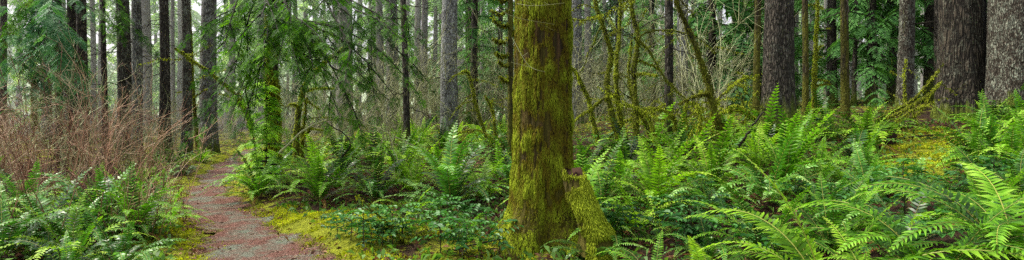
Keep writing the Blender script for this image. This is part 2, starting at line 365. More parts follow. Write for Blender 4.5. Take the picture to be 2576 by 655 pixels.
def shrub_mb(seed, ht, n, spread=.5, nb=7, thick=.007):
    rng=np.random.default_rng(seed); mb=MB()
    def wander(p,d,L,k,j):
        P=[p]; d=d/np.linalg.norm(d)
        for i in range(k):
            d=d+rng.normal(0,j*.8,3)+np.array([0,0,.03]); d/=np.linalg.norm(d); P.append(P[-1]+d*L/k)
        return np.array(P)
    for i in range(n):
        a=rng.uniform(0,6.28); b=np.array([rng.normal(0,.22),rng.normal(0,.22),-.05])
        L=ht*rng.uniform(.55,1.15); d=np.array([math.cos(a)*spread*rng.random(),math.sin(a)*spread*rng.random(),1])
        P=wander(b,d,L,9,.13); tt=rng.uniform(.2,.7); mb.tube(P,np.linspace(thick,thick*.3,10),3,tt,0,False)
        for q in range(nb):
            k=rng.integers(2,9); d2=(P[k]-P[k-1])/np.linalg.norm(P[k]-P[k-1])+rng.normal(0,.55,3)
            B=wander(P[k],d2,L*rng.uniform(.15,.45),5,.2); mb.tube(B,np.linspace(thick*.5,thick*.22,6),3,tt+.1,0,False)
            for w in range(2):
                k2=rng.integers(1,5); C=wander(B[k2],(B[k2]-B[k2-1])*6+rng.normal(0,.7,3),L*rng.uniform(.06,.18),3,.2)
                mb.tube(C,thick*.22,3,tt+.15,0,False)
    return mb

def moss_tufts(mb, P, Nrm, rng, length=(.03,.07), width=.006, down=.8, tint=.5, tj=.2):
    """short hanging strands rooted at P"""
    n=len(P); d=Nrm*rng.uniform(.35,1.,(n,1))+np.array([0,0,-1.])*down*rng.uniform(.5,1.3,(n,1))+rng.normal(0,.22,(n,3)); d/=np.linalg.norm(d,axis=1)[:,None]
    s=np.cross(d,Nrm+rng.normal(0,.4,(n,3))); s/=np.linalg.norm(s,axis=1)[:,None]+1e-9
    l=rng.uniform(*length,n)[:,None]; w=width*rng.uniform(.6,1.4,(n,1)); m=P+d*l*.45+Nrm*l*.12; e=P+d*l+np.array([0,0,-1.])*l*.25*down
    V=np.stack([P-s*w*.6,P+s*w*.6,m+s*w,m-s*w,e],1).reshape(-1,3); i=np.arange(n)[:,None]*5
    t=np.broadcast_to(tint,(n,))+rng.uniform(-tj,tj,n)
    mb.add(V,np.hstack([i,i+1,i+2,i+3]),np.hstack([i+3,i+2,i+4]),np.stack([t-.18,t-.18,t,t,t+.14],1).ravel())

def curve3(pts, n=10): return catmull(np.array([P3(*p) for p in pts]),n)
def mossy_stem(name, pts, r, label, cat='tree stem', group=None, twigs=6, seed=0, mossy=1., tint=.55, tl=1., parent=None, tail=.35, mat='bark_stem', hangs=1.):
    """a leaning stem through surveyed points (pixel column, row, distance), with its coat of moss"""
    rng=np.random.default_rng(seed); P=curve3(pts); P=P+np.cumsum(rng.normal(0,.008,P.shape),axis=0)*.6
    o0=P[0].copy(); Q=P-o0; m=len(Q); wood=MB(); rr=1.12*np.linspace(r,r*tail,m)*(1+.12*np.sin(np.arange(m)*1.3+seed))
    wood.tube(Q,rr,8,.5); lines=[(Q,rr)]
    for k in range(twigs):
        b=rng.integers(int(m*.25),m-1); d=rng.normal(0,1,3)*np.array([1,.7,.5])+(Q[min(b+1,m-1)]-Q[b-1])*3; d/=np.linalg.norm(d); L=rng.uniform(.35,1.1)*tl
        t=np.linspace(0,1,7)[:,None]; B=Q[b]+d*L*t+np.array([0,0,-.3*L])*t*t+np.cumsum(rng.normal(0,.03*L,(7,3)),axis=0); rb=np.linspace(rr[b]*.45,.004,7)
        wood.tube(B,rb,5,.5); lines.append((B,rb))
        for q in range(3):
            c=rng.integers(2,6); d2=d+rng.normal(0,.7,3); C=B[c]+d2*np.linspace(0,.4*L,5)[:,None]; wood.tube(C,np.linspace(rb[c]*.6,.002,5),3,.5)
    root=link(name,None,parent,o0,0,1,label,cat,group)
    link('stem',wood.mesh('stem',M[mat]),root)
    mm=MB()
    for A,ra in lines:
        L=np.linalg.norm(np.diff(A,axis=0),axis=1).sum(); n=int((620 if ra[0]>.02 else 130)*L*mossy)
        if n<2: continue
        u=rng.random(n)*(len(A)-1); i=u.astype(int); f=(u-i)[:,None]; C=A[i]*(1-f)+A[np.minimum(i+1,len(A)-1)]*f; R_=np.interp(u,np.arange(len(A)),ra)[:,None]
        nr=rng.normal(0,1,(n,3)); T=A[np.minimum(i+1,len(A)-1)]-A[i]; T/=np.linalg.norm(T,axis=1)[:,None]+1e-9; nr-=T*(nr*T).sum(1)[:,None]; nr/=np.linalg.norm(nr,axis=1)[:,None]
        clump=np.array([mnoise.noise(Vector(c*4+seed)) for c in C])
        ok=clump>(-.5 if ra[0]>.02 else -.3); 
        if ok.sum()<2: continue
        moss_tufts(mm,(C+nr*R_*.85)[ok],nr[ok],rng,(.02*hangs,.055*hangs),.006,.75,tint+.16+.25*nr[ok][:,2]+.25*clump[ok],.12)
    if mm.n: link('moss',mm.mesh('moss',M['moss']),root)
    return root
# ================================================================== ground, path, hill
def sym(a, n, k): u=np.linspace(-1,1,n); return a*np.sinh(k*u)/math.sinh(k)
gx=sym(260,300,5.2); gu=np.linspace(0,1,290); gy=-25+0*gu; gy=np.concatenate([np.linspace(-25,2,16)[:-1],2+298*np.sinh(5.0*gu)/math.sinh(5.0)])
GX,GY=np.meshgrid(gx,gy); GP=path_dist(GX,GY); GZ=hgt(GX,GY)-.06*np.clip((.12-GP)/.2,0,1)
def moss_amount(x,y,pd):
    m=np.exp(-np.clip(pd,0,9)/.55)*.95
    px=CX+x/np.maximum(y,.5)*F
    e_=lambda q: 1/(1+np.exp(np.clip(q,-50,50)))
    b=lambda v,a,c,s: e_((a-v)/s)*e_((v-c)/s)
    m=np.maximum(m,.85*b(px,640,1010,34)*b(y,5.2,8.6,.25))
    m=np.maximum(m,1.*b(px,2215,2400,22)*b(y,7.2,11.2,.3))
    m=np.maximum(m,.55*b(px,900,1560,60)*b(y,4.6,7.2,.3))
    m=np.maximum(m,.45*b(y,13,40,1.5))
    return np.clip(m,0,1)
mb=MB(); ny,nx=GX.shape; i=np.arange(ny-1)[:,None]*nx; j=np.arange(nx-1)[None]
mb.add(np.stack([GX,GY,GZ],-1).reshape(-1,3),np.stack([i+j,i+j+1,i+nx+j+1,i+nx+j],-1).reshape(-1,4),None,moss_amount(GX,GY,GP).ravel())
m,t,N,L=nt('forest_floor')
tc=N.new('ShaderNodeTexCoord'); O=tc.outputs['Object']; at_=N.new('ShaderNodeAttribute'); at_.attribute_name='tint'
n1=noise(N,L,O,2.2,6,.65); n2=noise(N,L,O,38,5,.7); n3=noise(N,L,O,9,4,.65); n4=noise(N,L,O,110,3,.7)
r1=ramp(N,[(.28,(.010,.006,.004)),(.5,(.045,.025,.014)),(.72,(.14,.075,.04))]); L.new(n2,r1.inputs[0])
r2=ramp(N,[(.25,(.04,.045,.006)),(.5,(.24,.27,.014)),(.78,(.52,.54,.035))]); L.new(math_(N,L,'ADD',math_(N,L,'MULTIPLY',n2,.55),math_(N,L,'MULTIPLY',n3,.45)),r2.inputs[0])
mk=math_(N,L,'ADD',at_.outputs['Fac'],math_(N,L,'MULTIPLY',math_(N,L,'SUBTRACT',math_(N,L,'ADD',math_(N,L,'MULTIPLY',n1,.6),math_(N,L,'MULTIPLY',n3,.5)),.55),2.6))
rm=ramp(N,[(.38,(0,0,0)),(.6,(1,1,1))]); L.new(mk,rm.inputs[0])
cg=mix(N,L,rm.outputs[0],r1.outputs[0],r2.outputs[0])
bp=N.new('ShaderNodeBump'); bp.inputs['Strength'].default_value=1; bp.inputs['Distance'].default_value=.06; L.new(math_(N,L,'ADD',n2,math_(N,L,'MULTIPLY',n4,.5)),bp.inputs['Height'])
p=N.new('ShaderNodeBsdfPrincipled'); p.inputs['Roughness'].default_value=.95; p.inputs['Specular IOR Level'].default_value=.15; L.new(cg,p.inputs['Base Color']); L.new(bp.outputs[0],p.inputs['Normal'])
o=N.new('ShaderNodeOutputMaterial'); L.new(p.outputs[0],o.inputs[0])
link('ground',mb.mesh('ground',m),kind='structure')

# the path: a strip with ragged edges
CP=catmull(_PP,34); T=np.gradient(CP[:,:2],axis=0); T/=np.linalg.norm(T,axis=1)[:,None]; Nr=np.stack([T[:,1],-T[:,0]],1)
nc=17; u=np.linspace(-1,1,nc); rg=np.random.default_rng(3)
def rag(n,s):
    k=np.arange(n); return sum(a*np.sin(k*f+rg.uniform(0,6.28)) for a,f in ((.10,.11),(.09,.29),(.07,.7),(.04,1.6)))+rg.normal(0,.02,n)
eL=rag(len(CP),1); eR=rag(len(CP),2); W=CP[:,2]/2
off=np.where(u[None]<0,(W+eL)[:,None]*u[None],(W+eR)[:,None]*u[None])
PX=CP[:,0:1]+Nr[:,0:1]*off; PY=CP[:,1:2]+Nr[:,1:2]*off
PZ=hgt(PX,PY)+.012*(1-np.abs(u)[None]**4)-.035*(np.abs(u)[None]>.99)+.006
mb=MB(); i=np.arange(len(CP)-1)[:,None]*nc; j=np.arange(nc-1)[None]
mb.add(np.stack([PX,PY,PZ],-1).reshape(-1,3),np.stack([i+j,i+j+1,i+nc+j+1,i+nc+j],-1).reshape(-1,4),None,np.repeat(np.abs(u)[None],len(CP),0).ravel())
m,t,N,L=nt('path_needles_gravel')
tc=N.new('ShaderNodeTexCoord'); O=tc.outputs['Object']; at_=N.new('ShaderNodeAttribute'); at_.attribute_name='tint'
mp=N.new('ShaderNodeMapping'); mp.inputs['Scale'].default_value=(1,.8,1); L.new(O,mp.inputs[0])
n1=noise(N,L,mp.outputs[0],1.9,6,.68); n2=noise(N,L,O,70,5,.75); n3=noise(N,L,O,11,5,.7); n4=noise(N,L,O,160,2,.7); n5=noise(N,L,O,2.6,5,.7)
red=ramp(N,[(.38,(.018,.007,.005)),(.5,(.135,.056,.04)),(.63,(.44,.25,.20))]); L.new(n2,red.inputs[0])
gry=ramp(N,[(.36,(.025,.03,.02)),(.5,(.13,.15,.11)),(.64,(.36,.39,.31))]); L.new(n2,gry.inputs[0])
mos=ramp(N,[(.3,(.05,.06,.008)),(.55,(.16,.18,.02)),(.75,(.3,.3,.05))]); L.new(n2,mos.inputs[0])
k1=ramp(N,[(.46,(0,0,0)),(.60,(1,1,1))]); L.new(math_(N,L,'ADD',math_(N,L,'MULTIPLY',n1,.75),math_(N,L,'MULTIPLY',n3,.25)),k1.inputs[0])
c=mix(N,L,k1.outputs[0],red.outputs[0],gry.outputs[0])
ek=math_(N,L,'ADD',math_(N,L,'POWER',at_.outputs['Fac'],4),math_(N,L,'MULTIPLY',math_(N,L,'SUBTRACT',math_(N,L,'ADD',math_(N,L,'MULTIPLY',n5,.7),math_(N,L,'MULTIPLY',n3,.3)),.5),4.0))
k2=ramp(N,[(.42,(0,0,0)),(.85,(1,1,1))]); L.new(ek,k2.inputs[0])
c=mix(N,L,math_(N,L,'MULTIPLY',k2.outputs[0],.85),c,mos.outputs[0])
bp=N.new('ShaderNodeBump'); bp.inputs['Strength'].default_value=.9; bp.inputs['Distance'].default_value=.03; L.new(math_(N,L,'ADD',n2,math_(N,L,'MULTIPLY',n4,.6)),bp.inputs['Height'])
p=N.new('ShaderNodeBsdfPrincipled'); p.inputs['Roughness'].default_value=.9; p.inputs['Specular IOR Level'].default_value=.12; L.new(c,p.inputs['Base Color']); L.new(bp.outputs[0],p.inputs['Normal'])
o=N.new('ShaderNodeOutputMaterial'); L.new(p.outputs[0],o.inputs[0])
link('path',mb.mesh('path',m),kind='structure')

# ================================================================== ground cover (uncountable)
def scatter_ground(n, pxr, dr, rng, fn):
    px=rng.uniform(*pxr,n); d=np.sqrt(rng.uniform(dr[0]**2,dr[1]**2,n)); x=(px-CX)/F*d
    pd=path_dist(x,d); k=fn(x,d,pd,rng); return x[k],d[k],pd[k]
rng=np.random.default_rng(11); mm=MB()
for n,pr,dr in ((70000,(380,1560),(4.6,9)),(16000,(380,800),(9,20)),(26000,(2150,2480),(6.5,11.5)),(14000,(-100,450),(4.5,9))):
    x,y,pd=scatter_ground(n,pr,dr,rng,lambda x,y,pd,r:(pd>-.30*r.random(len(x))**2)&(r.random(len(x))<moss_amount(x,y,pd)**1.2))
    cl=np.array([mnoise.noise(Vector((a*1.7,b*1.7,0)))+.6*mnoise.noise(Vector((a*6,b*6,3))) for a,b in zip(x,y)]); k=cl>-.05
    x,y,pd,cl=x[k],y[k],pd[k],cl[k]
    P=np.stack([x,y,hgt(x,y)-.004],1); sz=np.clip(y/7,.7,1.6)[:,None]
    Nn=np.tile([0,0,1.],(len(x),1))+rng.normal(0,.55,(len(x),3)); Nn/=np.linalg.norm(Nn,axis=1)[:,None]
    moss_tufts(mm,P,Nn*1.,rng,(.015,.042),.009,-.1,.30+.6*cl,.22)
link('ground_moss',mm.mesh('ground_moss',M['groundmoss']),kind='stuff')
def blades(n,areas,mat,name,L,w,up,seed,fn):
    rng=np.random.default_rng(seed); g=MB()
    for (k,pr,dr) in areas:
        x,y,pd=scatter_ground(k,pr,dr,rng,fn); P=np.stack([x,y,hgt(x,y)],1); m_=len(x)
        d=rng.normal(0,1,(m_,3))*np.array([1,1,0])+np.array([0,0,up])*rng.uniform(.4,1.4,(m_,1)); d/=np.linalg.norm(d,axis=1)[:,None]
        s=np.cross(d,rng.normal(0,1,(m_,3))); s/=np.linalg.norm(s,axis=1)[:,None]; l=rng.uniform(*L,m_)[:,None]; ww=w*rng.uniform(.5,1.4,(m_,1))
        mid=P+d*l*.5+np.array([0,0,.01]); e=P+d*l-np.array([0,0,1])*l*.25*up
        i=np.arange(m_)[:,None]*4; g.add(np.stack([P,mid+s*ww,e,mid-s*ww],1).reshape(-1,3),np.hstack([i,i+1,i+2,i+3]),None,np.repeat(rng.uniform(.15,.85,m_),4))
    link(name,g.mesh(name,M[mat]),kind='stuff')
blades(0,((26000,(400,860),(4.4,9)),(9000,(480,680),(9,20))),'needles','fallen_needles',(.02,.06),.0045,.06,8,lambda x,y,pd,r:(pd<.1)&(np.array([mnoise.noise(Vector((a*1.1,b*.9,5)))+.5*mnoise.noise(Vector((a*4,b*4,2))) for a,b in zip(x,y)])>-.30+.4*r.random(len(x))))
out_path=lambda x,y,pd,r:(pd>.05)
blades(0,((9000,(-100,1560),(4.6,12)),(9000,(1450,2600),(4.5,12))),'litter','fallen_leaves',(.04,.12),.014,.25,5,lambda x,y,pd,r:((pd>.25)&(r.random(len(x))>moss_amount(x,y,pd)*1.15))|((pd>-.4)&(r.random(len(x))<.25)))
blades(0,((5200,(350,1560),(4.6,9)),(5000,(1450,2600),(4.5,12)),(9000,(560,2300),(11,26)),(3000,(-100,450),(5,9))),'grass','ground_leaves',(.06,.17),.02,.9,6,lambda x,y,pd,r:(pd>.25)&(r.random(len(x))>moss_amount(x,y,pd)*.9))

# ================================================================== the mossy trunk
def sample_faces(mb,n,rng,zr=(-9,99)):
    V=np.vstack(mb.v); Q=np.vstack(mb.q); a,b,c,d=(V[Q[:,k]] for k in range(4)); nr=np.cross(c-a,d-b); ar=np.linalg.norm(nr,axis=1); nr/=ar[:,None]+1e-9
    zc=(a+c)[:,2]/2; ar=ar*((zc>zr[0])&(zc<zr[1])); i=rng.choice(len(Q),n,p=ar/ar.sum()); u=rng.random((n,1)); v=rng.random((n,1))
    return (a[i]*(1-u)+b[i]*u)*(1-v)+(d[i]*(1-u)+c[i]*u)*v,nr[i]
M['main_bark']=bark('mossy_trunk_bark',(.014,.008,.004),(.10,.055,.02),(.2,.2,.1),.05,.62,(.075,.065,.007),s=7.,vs=.09,bump=1.,mossbase=1.0)
x,y=at(1367,6.4); z=H(x,y)
root=link('mossy_tree',None,None,(x,y,z),0,1,'broad mossy trunk standing alone in the ferns beside the leaning stub','tree')
tm=trunk_mesh(21,.345,12,.95,.27,(0,0),72,110,.055,5,.012,0,.42)
tr=link('trunk',tm.mesh('trunk',M['main_bark']),root)
rng=np.random.default_rng(4); mm=MB()
for n,zr,ln in ((34000,(-.1,.7),(.010,.03)),(95000,(.5,3.3),(.012,.038)),(8000,(3.2,6),(.04,.09))):
    P,Nn=sample_faces(tm,n,rng,zr); ang=np.arctan2(Nn[:,1],Nn[:,0])
    st=np.array([mnoise.noise(Vector((math.cos(a)*5,math.sin(a)*5,p[2]*.35))) for a,p in zip(ang,P)]); bl=np.array([mnoise.noise(Vector(p*3.2))+.7*mnoise.noise(Vector((p[0]*11,p[1]*11,p[2]*6))) for p in P])
    k=(st+.8*bl+.55*np.exp(-np.clip(P[:,2],0,9)/.3)+.3*np.clip(Nn[:,0],0,1))>-.32
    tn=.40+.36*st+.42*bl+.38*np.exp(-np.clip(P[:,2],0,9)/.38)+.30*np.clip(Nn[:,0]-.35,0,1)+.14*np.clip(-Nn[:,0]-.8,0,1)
    moss_tufts(mm,P[k]+Nn[k]*(np.clip(bl[k],0,1)*.035-.004)[:,None],Nn[k],rng,ln,.0038,1.8,tn[k],.13)
link('moss',mm.mesh('trunk_moss',M['moss_trunk']),root)
for i,(pa,pb,pc) in enumerate((((1250,20),(1300,45),(1395,62)),((1288,95),(1330,165),(1372,182)),((1300,10),(1345,15),(1420,8)))):   # thin bare twigs crossing in front
    P=catmull(np.array([P3(*pa,5.9),P3(*pb,5.85),P3(*pc,5.95)]),8); b=MB(); b.tube(P-P[0],np.linspace(.004,.0015,len(P)),4,.45)
    rr=np.random.default_rng(i)
    for q in (5,9,12): b.tube(P[q]-P[0]+np.linspace(0,.16,5)[:,None]*rr.normal(0,1,3)*np.array([1,.3,.8]),.0013,3,.45)
    link('twig',b.mesh('twig',M['twig_pale']),root,P[0]-np.array([x,y,z]))

# leaning broken stub at its foot
P=catmull(np.array([P3(1508,608,5.72),P3(1485,560,5.74),P3(1460,500,5.80),P3(1440,436,5.88)])+np.array([0,.0,0]),14); P[:8,2]-=np.linspace(.12,0,8)
o0=P[0].copy(); Q=P-o0; m_=len(Q); sb=MB(); a=np.arange(26)*2*PI/26; rr=np.interp(np.linspace(0,1,m_),[0,.12,.4,.85,1],[.27,.19,.15,.135,.115])
V=[]
for k in range(m_):
    r_=rr[k]*(1+.10*np.sin(3*a+1+k*.05)+.06*np.sin(5*a+k*.1)); V.append(np.stack([Q[k,0]+r_*np.cos(a)*.92,Q[k,1]+r_*np.sin(a)*.8,np.full(26,Q[k,2])+(.05*np.sin(2*a+.6)+.02*np.sin(7*a) if k==m_-1 else 0)],1))
V=np.array(V); i=np.arange(m_-1)[:,None]*26; j=np.arange(26)[None]; j2=(j+1)%26
sb.add(V.reshape(-1,3),np.stack([i+j,i+j2,i+26+j2,i+26+j],-1).reshape(-1,4),None,.5)
st=link('broken_stub',None,None,o0,0,1,'short moss-covered broken stub leaning against the foot of the broad mossy trunk','stump')
link('stem',sb.mesh('stem',M['main_bark']),st)
tp=MB(); c=Q[-1]+np.array([0,0,-.015]); n_=26
e=V[-1]*1.; tp.add(np.vstack([e,c+(e-c)*.5+np.random.default_rng(2).normal(0,.02,e.shape),c[None]]),[(k,(k+1)%n_,n_+(k+1)%n_,n_+k) for k in range(n_)],[(n_+k,n_+(k+1)%n_,2*n_) for k in range(n_)],.4)
fr=MB(); rng=np.random.default_rng(8)                                     # splintered brown wood facing out at the top
for k in range(7):
    px_=c+np.array([rng.uniform(-.025,.02),-.095+rng.uniform(-.015,.01),rng.uniform(-.19,-.12)]); fr.tube(np.array([px_,px_+[0.004,-.012,.07],px_+[0,.0,.13*rng.uniform(.8,1.3)]]),np.array([.018,.016,.004]),4,rng.uniform(.2,.9))
link('broken_top',tp.mesh('broken_top',M['wood']),st); link('splintered_wood',fr.mesh('splintered_wood',M['wood']),st)
mm=MB(); Pq,Nn=sample_faces(sb,22000,rng); bl=np.array([mnoise.noise(Vector(q*5)) for q in Pq]); face=(np.abs(Pq[:,0]-c[0]-.01)<.05)&(Pq[:,1]<c[1]-.03)&(Pq[:,2]>c[2]-.11)&(Pq[:,2]<c[2]-.02)
k=(bl>-.35)&~face&(Nn[:,0]>-.72); moss_tufts(mm,Pq[k],Nn[k],rng,(.015,.045),.0048,.9,.62+.35*bl[k]+.22*Nn[k][:,0]+.2*Nn[k][:,2],.12); link('moss',mm.mesh('stub_moss',M['moss']),st)

# ================================================================== trees
def tree(px,w,d,mat,label,h=10,seed=None,flare=.45,fh=.4,group=None,lean=(0,0),sides=None,rough=.05,twigs=8,lobes=5,name='tree',twm='twig_dark',bend=.03,dz=0):
    x,y=at(px,d); r=w/2/F*d; seed=seed if seed is not None else int(px*7+d)
    root=link(name,None,None,(x,y,H(x,y)+dz),0,1,label,'tree',group)
    s=sides or (40 if w>60 else 24 if w>25 else 14); tmb=trunk_mesh(seed,r,h,flare,fh,lean,s,70 if w>60 else 40,rough,lobes,bend,0,.35); link('trunk',tmb.mesh('trunk',M[mat]),root)
    rng=np.random.default_rng(seed+1)
    for k in range(twigs):                              # dead side branches, each with a few side twigs
        z=rng.uniform(1.0,min(h,6.5)); A=rng.uniform(0,6.28); L=rng.uniform(.35,1.4); mb=MB()
        dr=np.array([math.cos(A),math.sin(A),rng.uniform(-.45,.15)]); c=np.array([lean[0]*z,lean[1]*z,z])+dr*r*.55
        t=np.linspace(0,1,6)[:,None]; P=dr*(L*t)+np.array([0,0,-.25*L])*t*t+rng.normal(0,.025,(6,3))*(t>0)
        mb.tube(P,np.linspace(.018,.004,6),3,.4)
        for q in range(4):
            b=P[rng.integers(2,5)]; d2=dr+rng.normal(0,.6,3); mb.tube(b+d2*np.linspace(0,.35*L,4)[:,None],np.linspace(.007,.003,4),3,.4)
        link('dead_branch',mb.mesh('dead_branch',M[twm]),root,c)
    return root
D='tree'
# left of the path
tree(8,17,24,'bark_dark','thin brown trunk at the far left edge of the thicket',seed=1)
tree(145,14,17,'bark_dark','slim dark trunk behind the bright cedar sprays, left of the pair of dark trunks',lean=(.004,0))
tree(178,22,16,'bark_dark','dark trunk on the left of the close pair behind the thicket',twigs=14)
tree(207,25,15.6,'bark_dark','dark trunk on the right of the close pair behind the thicket',twigs=14)
tree(310,34,17.5,'bark_spot','greenish speckled trunk rising behind the thicket, left of the leaning grey trunk',twigs=14)
tree(345,25,17,'bark_grey','grey lichen trunk with a slight lean between the speckled trunk and the black-brown one',lean=(-.012,0))
tree(411,25,18,'bark_dark','dark brown trunk with flared foot at the right end of the thicket',flare=.6,fh=.8)
tree(435,11,25,'bark_far','thin grey trunk seen between the two dark trunks left of the path')
tree(468,23,18.4,'bark_spot','dark speckled trunk with flared foot beside the wide grey trunk',flare=.5,fh=.8)
tree(526,42,20,'bark_grey','wide grey lichen trunk with mossy foot at the far end of the path',flare=.3,fh=.5,twigs=5)
# behind the drooping hemlock
tree(866,44,22,'bark_far','broad pale trunk seen through the lower tips of the drooping hemlock',twigs=6)
tree(955,22,25,'bark_far','grey trunk on the left of two behind the hemlock tips',twigs=6)
tree(986,28,26,'bark_grey','speckled grey trunk on the right of two behind the hemlock tips',twigs=6)
tree(1022,17,14,'bark_dark','dark slightly leaning mossy trunk under the right end of the hemlock boughs',lean=(-.02,0),twigs=12)
tree(1068,20,27,'bark_far','pale grey trunk between the dark leaning trunk and the bright lichen trunk')
tree(1132,46,17,'bark_white','bright lichen-crusted trunk midway between the hemlock boughs and the broad mossy trunk',flare=.15,fh=.4,twigs=6)
tree(1180,18,24,'bark_dark','dark trunk close behind the bright lichen-crusted trunk')
tree(1212,12,30,'bark_far','thin grey trunk right of the bright lichen-crusted trunk')
# right of the mossy trunk
tree(1449,36,19,'bark_white','pale grey trunk partly hidden by the right edge of the broad mossy trunk',twigs=5)
tree(1477,20,26,'bark_far','greenish grey trunk just right of the partly hidden pale trunk',twigs=5)
tree(1521,10,30,'bark_far','thin distant trunk between the leaning mossy stems')
tree(1600,14,28,'bark_far','distant grey trunk behind the dark upright mossy stem')
tree(1680,23,12.8,'bark_dark','straight dark trunk with moss, between the mossy stems and the white lichen trunk',twigs=5,flare=.15)
tree(1718,30,18,'bark_white','white lichen trunk just right of the straight dark trunk',twigs=5)
tree(1865,14,26,'bark_far','distant speckled trunk among green boughs left of the great dark trunk')
tree(1905,17,14,'bark_mossy','slim mossy brown trunk just left of the great dark trunk',twigs=6,flare=.2)
tree(1962,72,11,'bark_dark','great dark furrowed trunk rising behind the upright ferns',flare=.35,fh=.7,rough=.09,twigs=3,lobes=7)
tree(2022,15,14,'bark_mossy','dark mossy pole just right of the great dark trunk',twigs=6,flare=.2)
tree(2125,20,14,'bark_mossy','straight olive-brown mossy trunk right of the stubby yellow stem',twigs=8,flare=.2)
tree(2152,11,18,'bark_dark','thin dark trunk behind the olive-brown mossy trunk',twigs=14)
tree(2278,36,14,'bark_spot','grey-brown lichen trunk standing left of the two huge trunks',flare=.2,fh=.5,twigs=5)
tree(2361,18,16,'bark_dark','slim dark trunk squeezed beside the left huge trunk')
tree(2420,100,12,'bark_brown','huge brown furrowed trunk with flared foot on the right bank',flare=.30,fh=.9,rough=.10,twigs=0,lobes=7)
tree(2562,132,11.2,'bark_spot','huge grey lichen-scaled trunk at the right edge of the bank',flare=.16,fh=.7,rough=.07,twigs=0,lobes=7)

# distant poles and conifers
rng=np.random.default_rng(15)
def zone(px):
    for a,b in ((400,'the red-brown thicket'),(620,'the far end of the path'),(1020,'the drooping hemlock boughs'),(1290,'the bright lichen-crusted trunk'),(1660,'the leaning mossy stems'),(1920,'the white lichen trunk'),(2240,'the stubby yellow stem'),(9999,'the two huge trunks')):
        if px<a: return b
_pole={}
for k in range(74):
    px=-40+2660*(k+rng.random())/74; d=rng.uniform(26,48); x,y=at(px,d)
    v=k%7
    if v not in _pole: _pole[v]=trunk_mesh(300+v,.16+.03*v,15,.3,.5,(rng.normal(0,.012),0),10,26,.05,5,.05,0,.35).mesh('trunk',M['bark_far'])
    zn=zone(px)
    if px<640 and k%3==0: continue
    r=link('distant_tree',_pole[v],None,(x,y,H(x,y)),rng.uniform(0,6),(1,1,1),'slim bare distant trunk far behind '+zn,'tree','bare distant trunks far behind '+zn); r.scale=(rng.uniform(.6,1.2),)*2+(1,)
_cr={}
def conifer(px,d,v,label,group,sc=1.,mat='conifer',low=False,dz=0,name='conifer'):
    x,y=at(px,d); key=(v,mat)
    if key not in _cr:
        f,w=crown_mesh(70+v,13+v,1.2+.35*(v%3) if not low else .5,2.7,60,SPRAY_LOW if d>30 else SPRAY,.62 if d<=30 else .8,8 if d<=30 else 6,.55,.12)
        tk=trunk_mesh(90+v,.17,12.5+v,.3,.4,(0,0),10,24,.05,5,.04,0,.8); w.qm=[q+1 for q in w.qm]; w.tm=[q+1 for q in w.tm]; tk.merge(w)
        _cr[key]=(f.mesh('crown',M[mat]),tk.mesh('trunk',[M['bark_dark' if mat!='conifer_far' else 'bark_far'],M['twig_dark']]))
    r=link(name,None,None,(x,y,H(x,y)+dz),random.Random(px*3+d).uniform(0,6.28),sc,label,'tree',group); c,tk=_cr[key]
    link('trunk',tk,r); link('crown',c,r); return r
for px,d,v,sc,lb in ((1640,26,0,1,'light green conifer behind the bent stem of the vine maples'),(1555,31,1,1.1,'pale green conifer far behind the middle of the vine maples'),(1905,22,3,1,'green conifer behind the slim brown trunk left of the great dark trunk'),
  (1195,21,3,.9,'fresh green conifer just right of the bright lichen-crusted trunk'),(1260,27,0,1,'conifer beyond the stub-branched stem at the broad mossy trunk'),(1790,21,1,1,'dense conifer behind the leaning mossy stem right of the white lichen trunk'),
  (1850,25,2,1,'tall conifer left of the great dark trunk'),(2095,19,3,1,'dense drooping conifer left of the olive-brown mossy trunk'),(2190,18,0,1,'dense drooping conifer right of the olive-brown mossy trunk'),
  (2245,22,1,1.1,'tall green conifer left of the grey-brown lichen trunk'),(2335,17.5,2,1,'drooping conifer behind the fallen mossy branches'),(2480,17,3,1,'dark conifer seen in the gap between the two huge trunks'),(1990,24,0,1,'green conifer right behind the great dark trunk')):
    conifer(px,d,v,lb,None,sc,'conifer')
for k in range(34):
    px=-80+2740*(k+rng.random())/34; d=rng.uniform(30,52); zn=zone(px)
    if 380<px<640 and d<38: d+=14
    if px<640 and k%3==1: continue
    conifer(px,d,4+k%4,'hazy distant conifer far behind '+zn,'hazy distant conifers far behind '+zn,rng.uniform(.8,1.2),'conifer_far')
# far wood as one mass
mm=MB(); ww=MB()
for k in range(150):
    a=rng.uniform(-.95,.95); d=rng.uniform(58,95); x,y=d*math.tan(a*.8),d; 
    f,w=None,None
    n=40; Ht=rng.uniform(9,21); zz=rng.uniform(.05,1,n)*Ht; R_=(1-zz/Ht*.85)*3.4*rng.uniform(.5,1.1,n); A=rng.uniform(0,6.28,n)
    loc=np.stack([x+np.cos(A)*R_*.5,y+np.sin(A)*R_*.5,H(x,y)+zz],1); fw=np.stack([np.cos(A),np.sin(A),-rng.uniform(.2,.9,n)],1); R=rotm(fw,np.tile([0,0,1.],(n,1))+rng.normal(0,.3,(n,3)))
    mm.stamp(SPRAY_LOW[k%3],R,loc,rng.uniform(1.4,2.6,n),rng.uniform(-.2,.25,n)+rng.uniform(-.1,.2))
    ww.tube(np.array([[x,y,H(x,y)-.3],[x,y,Ht*.9]]),np.array([.25,.05]),5,.5)
link('distant_woods',mm.mesh('distant_woods',M['conifer_far']),kind='stuff')
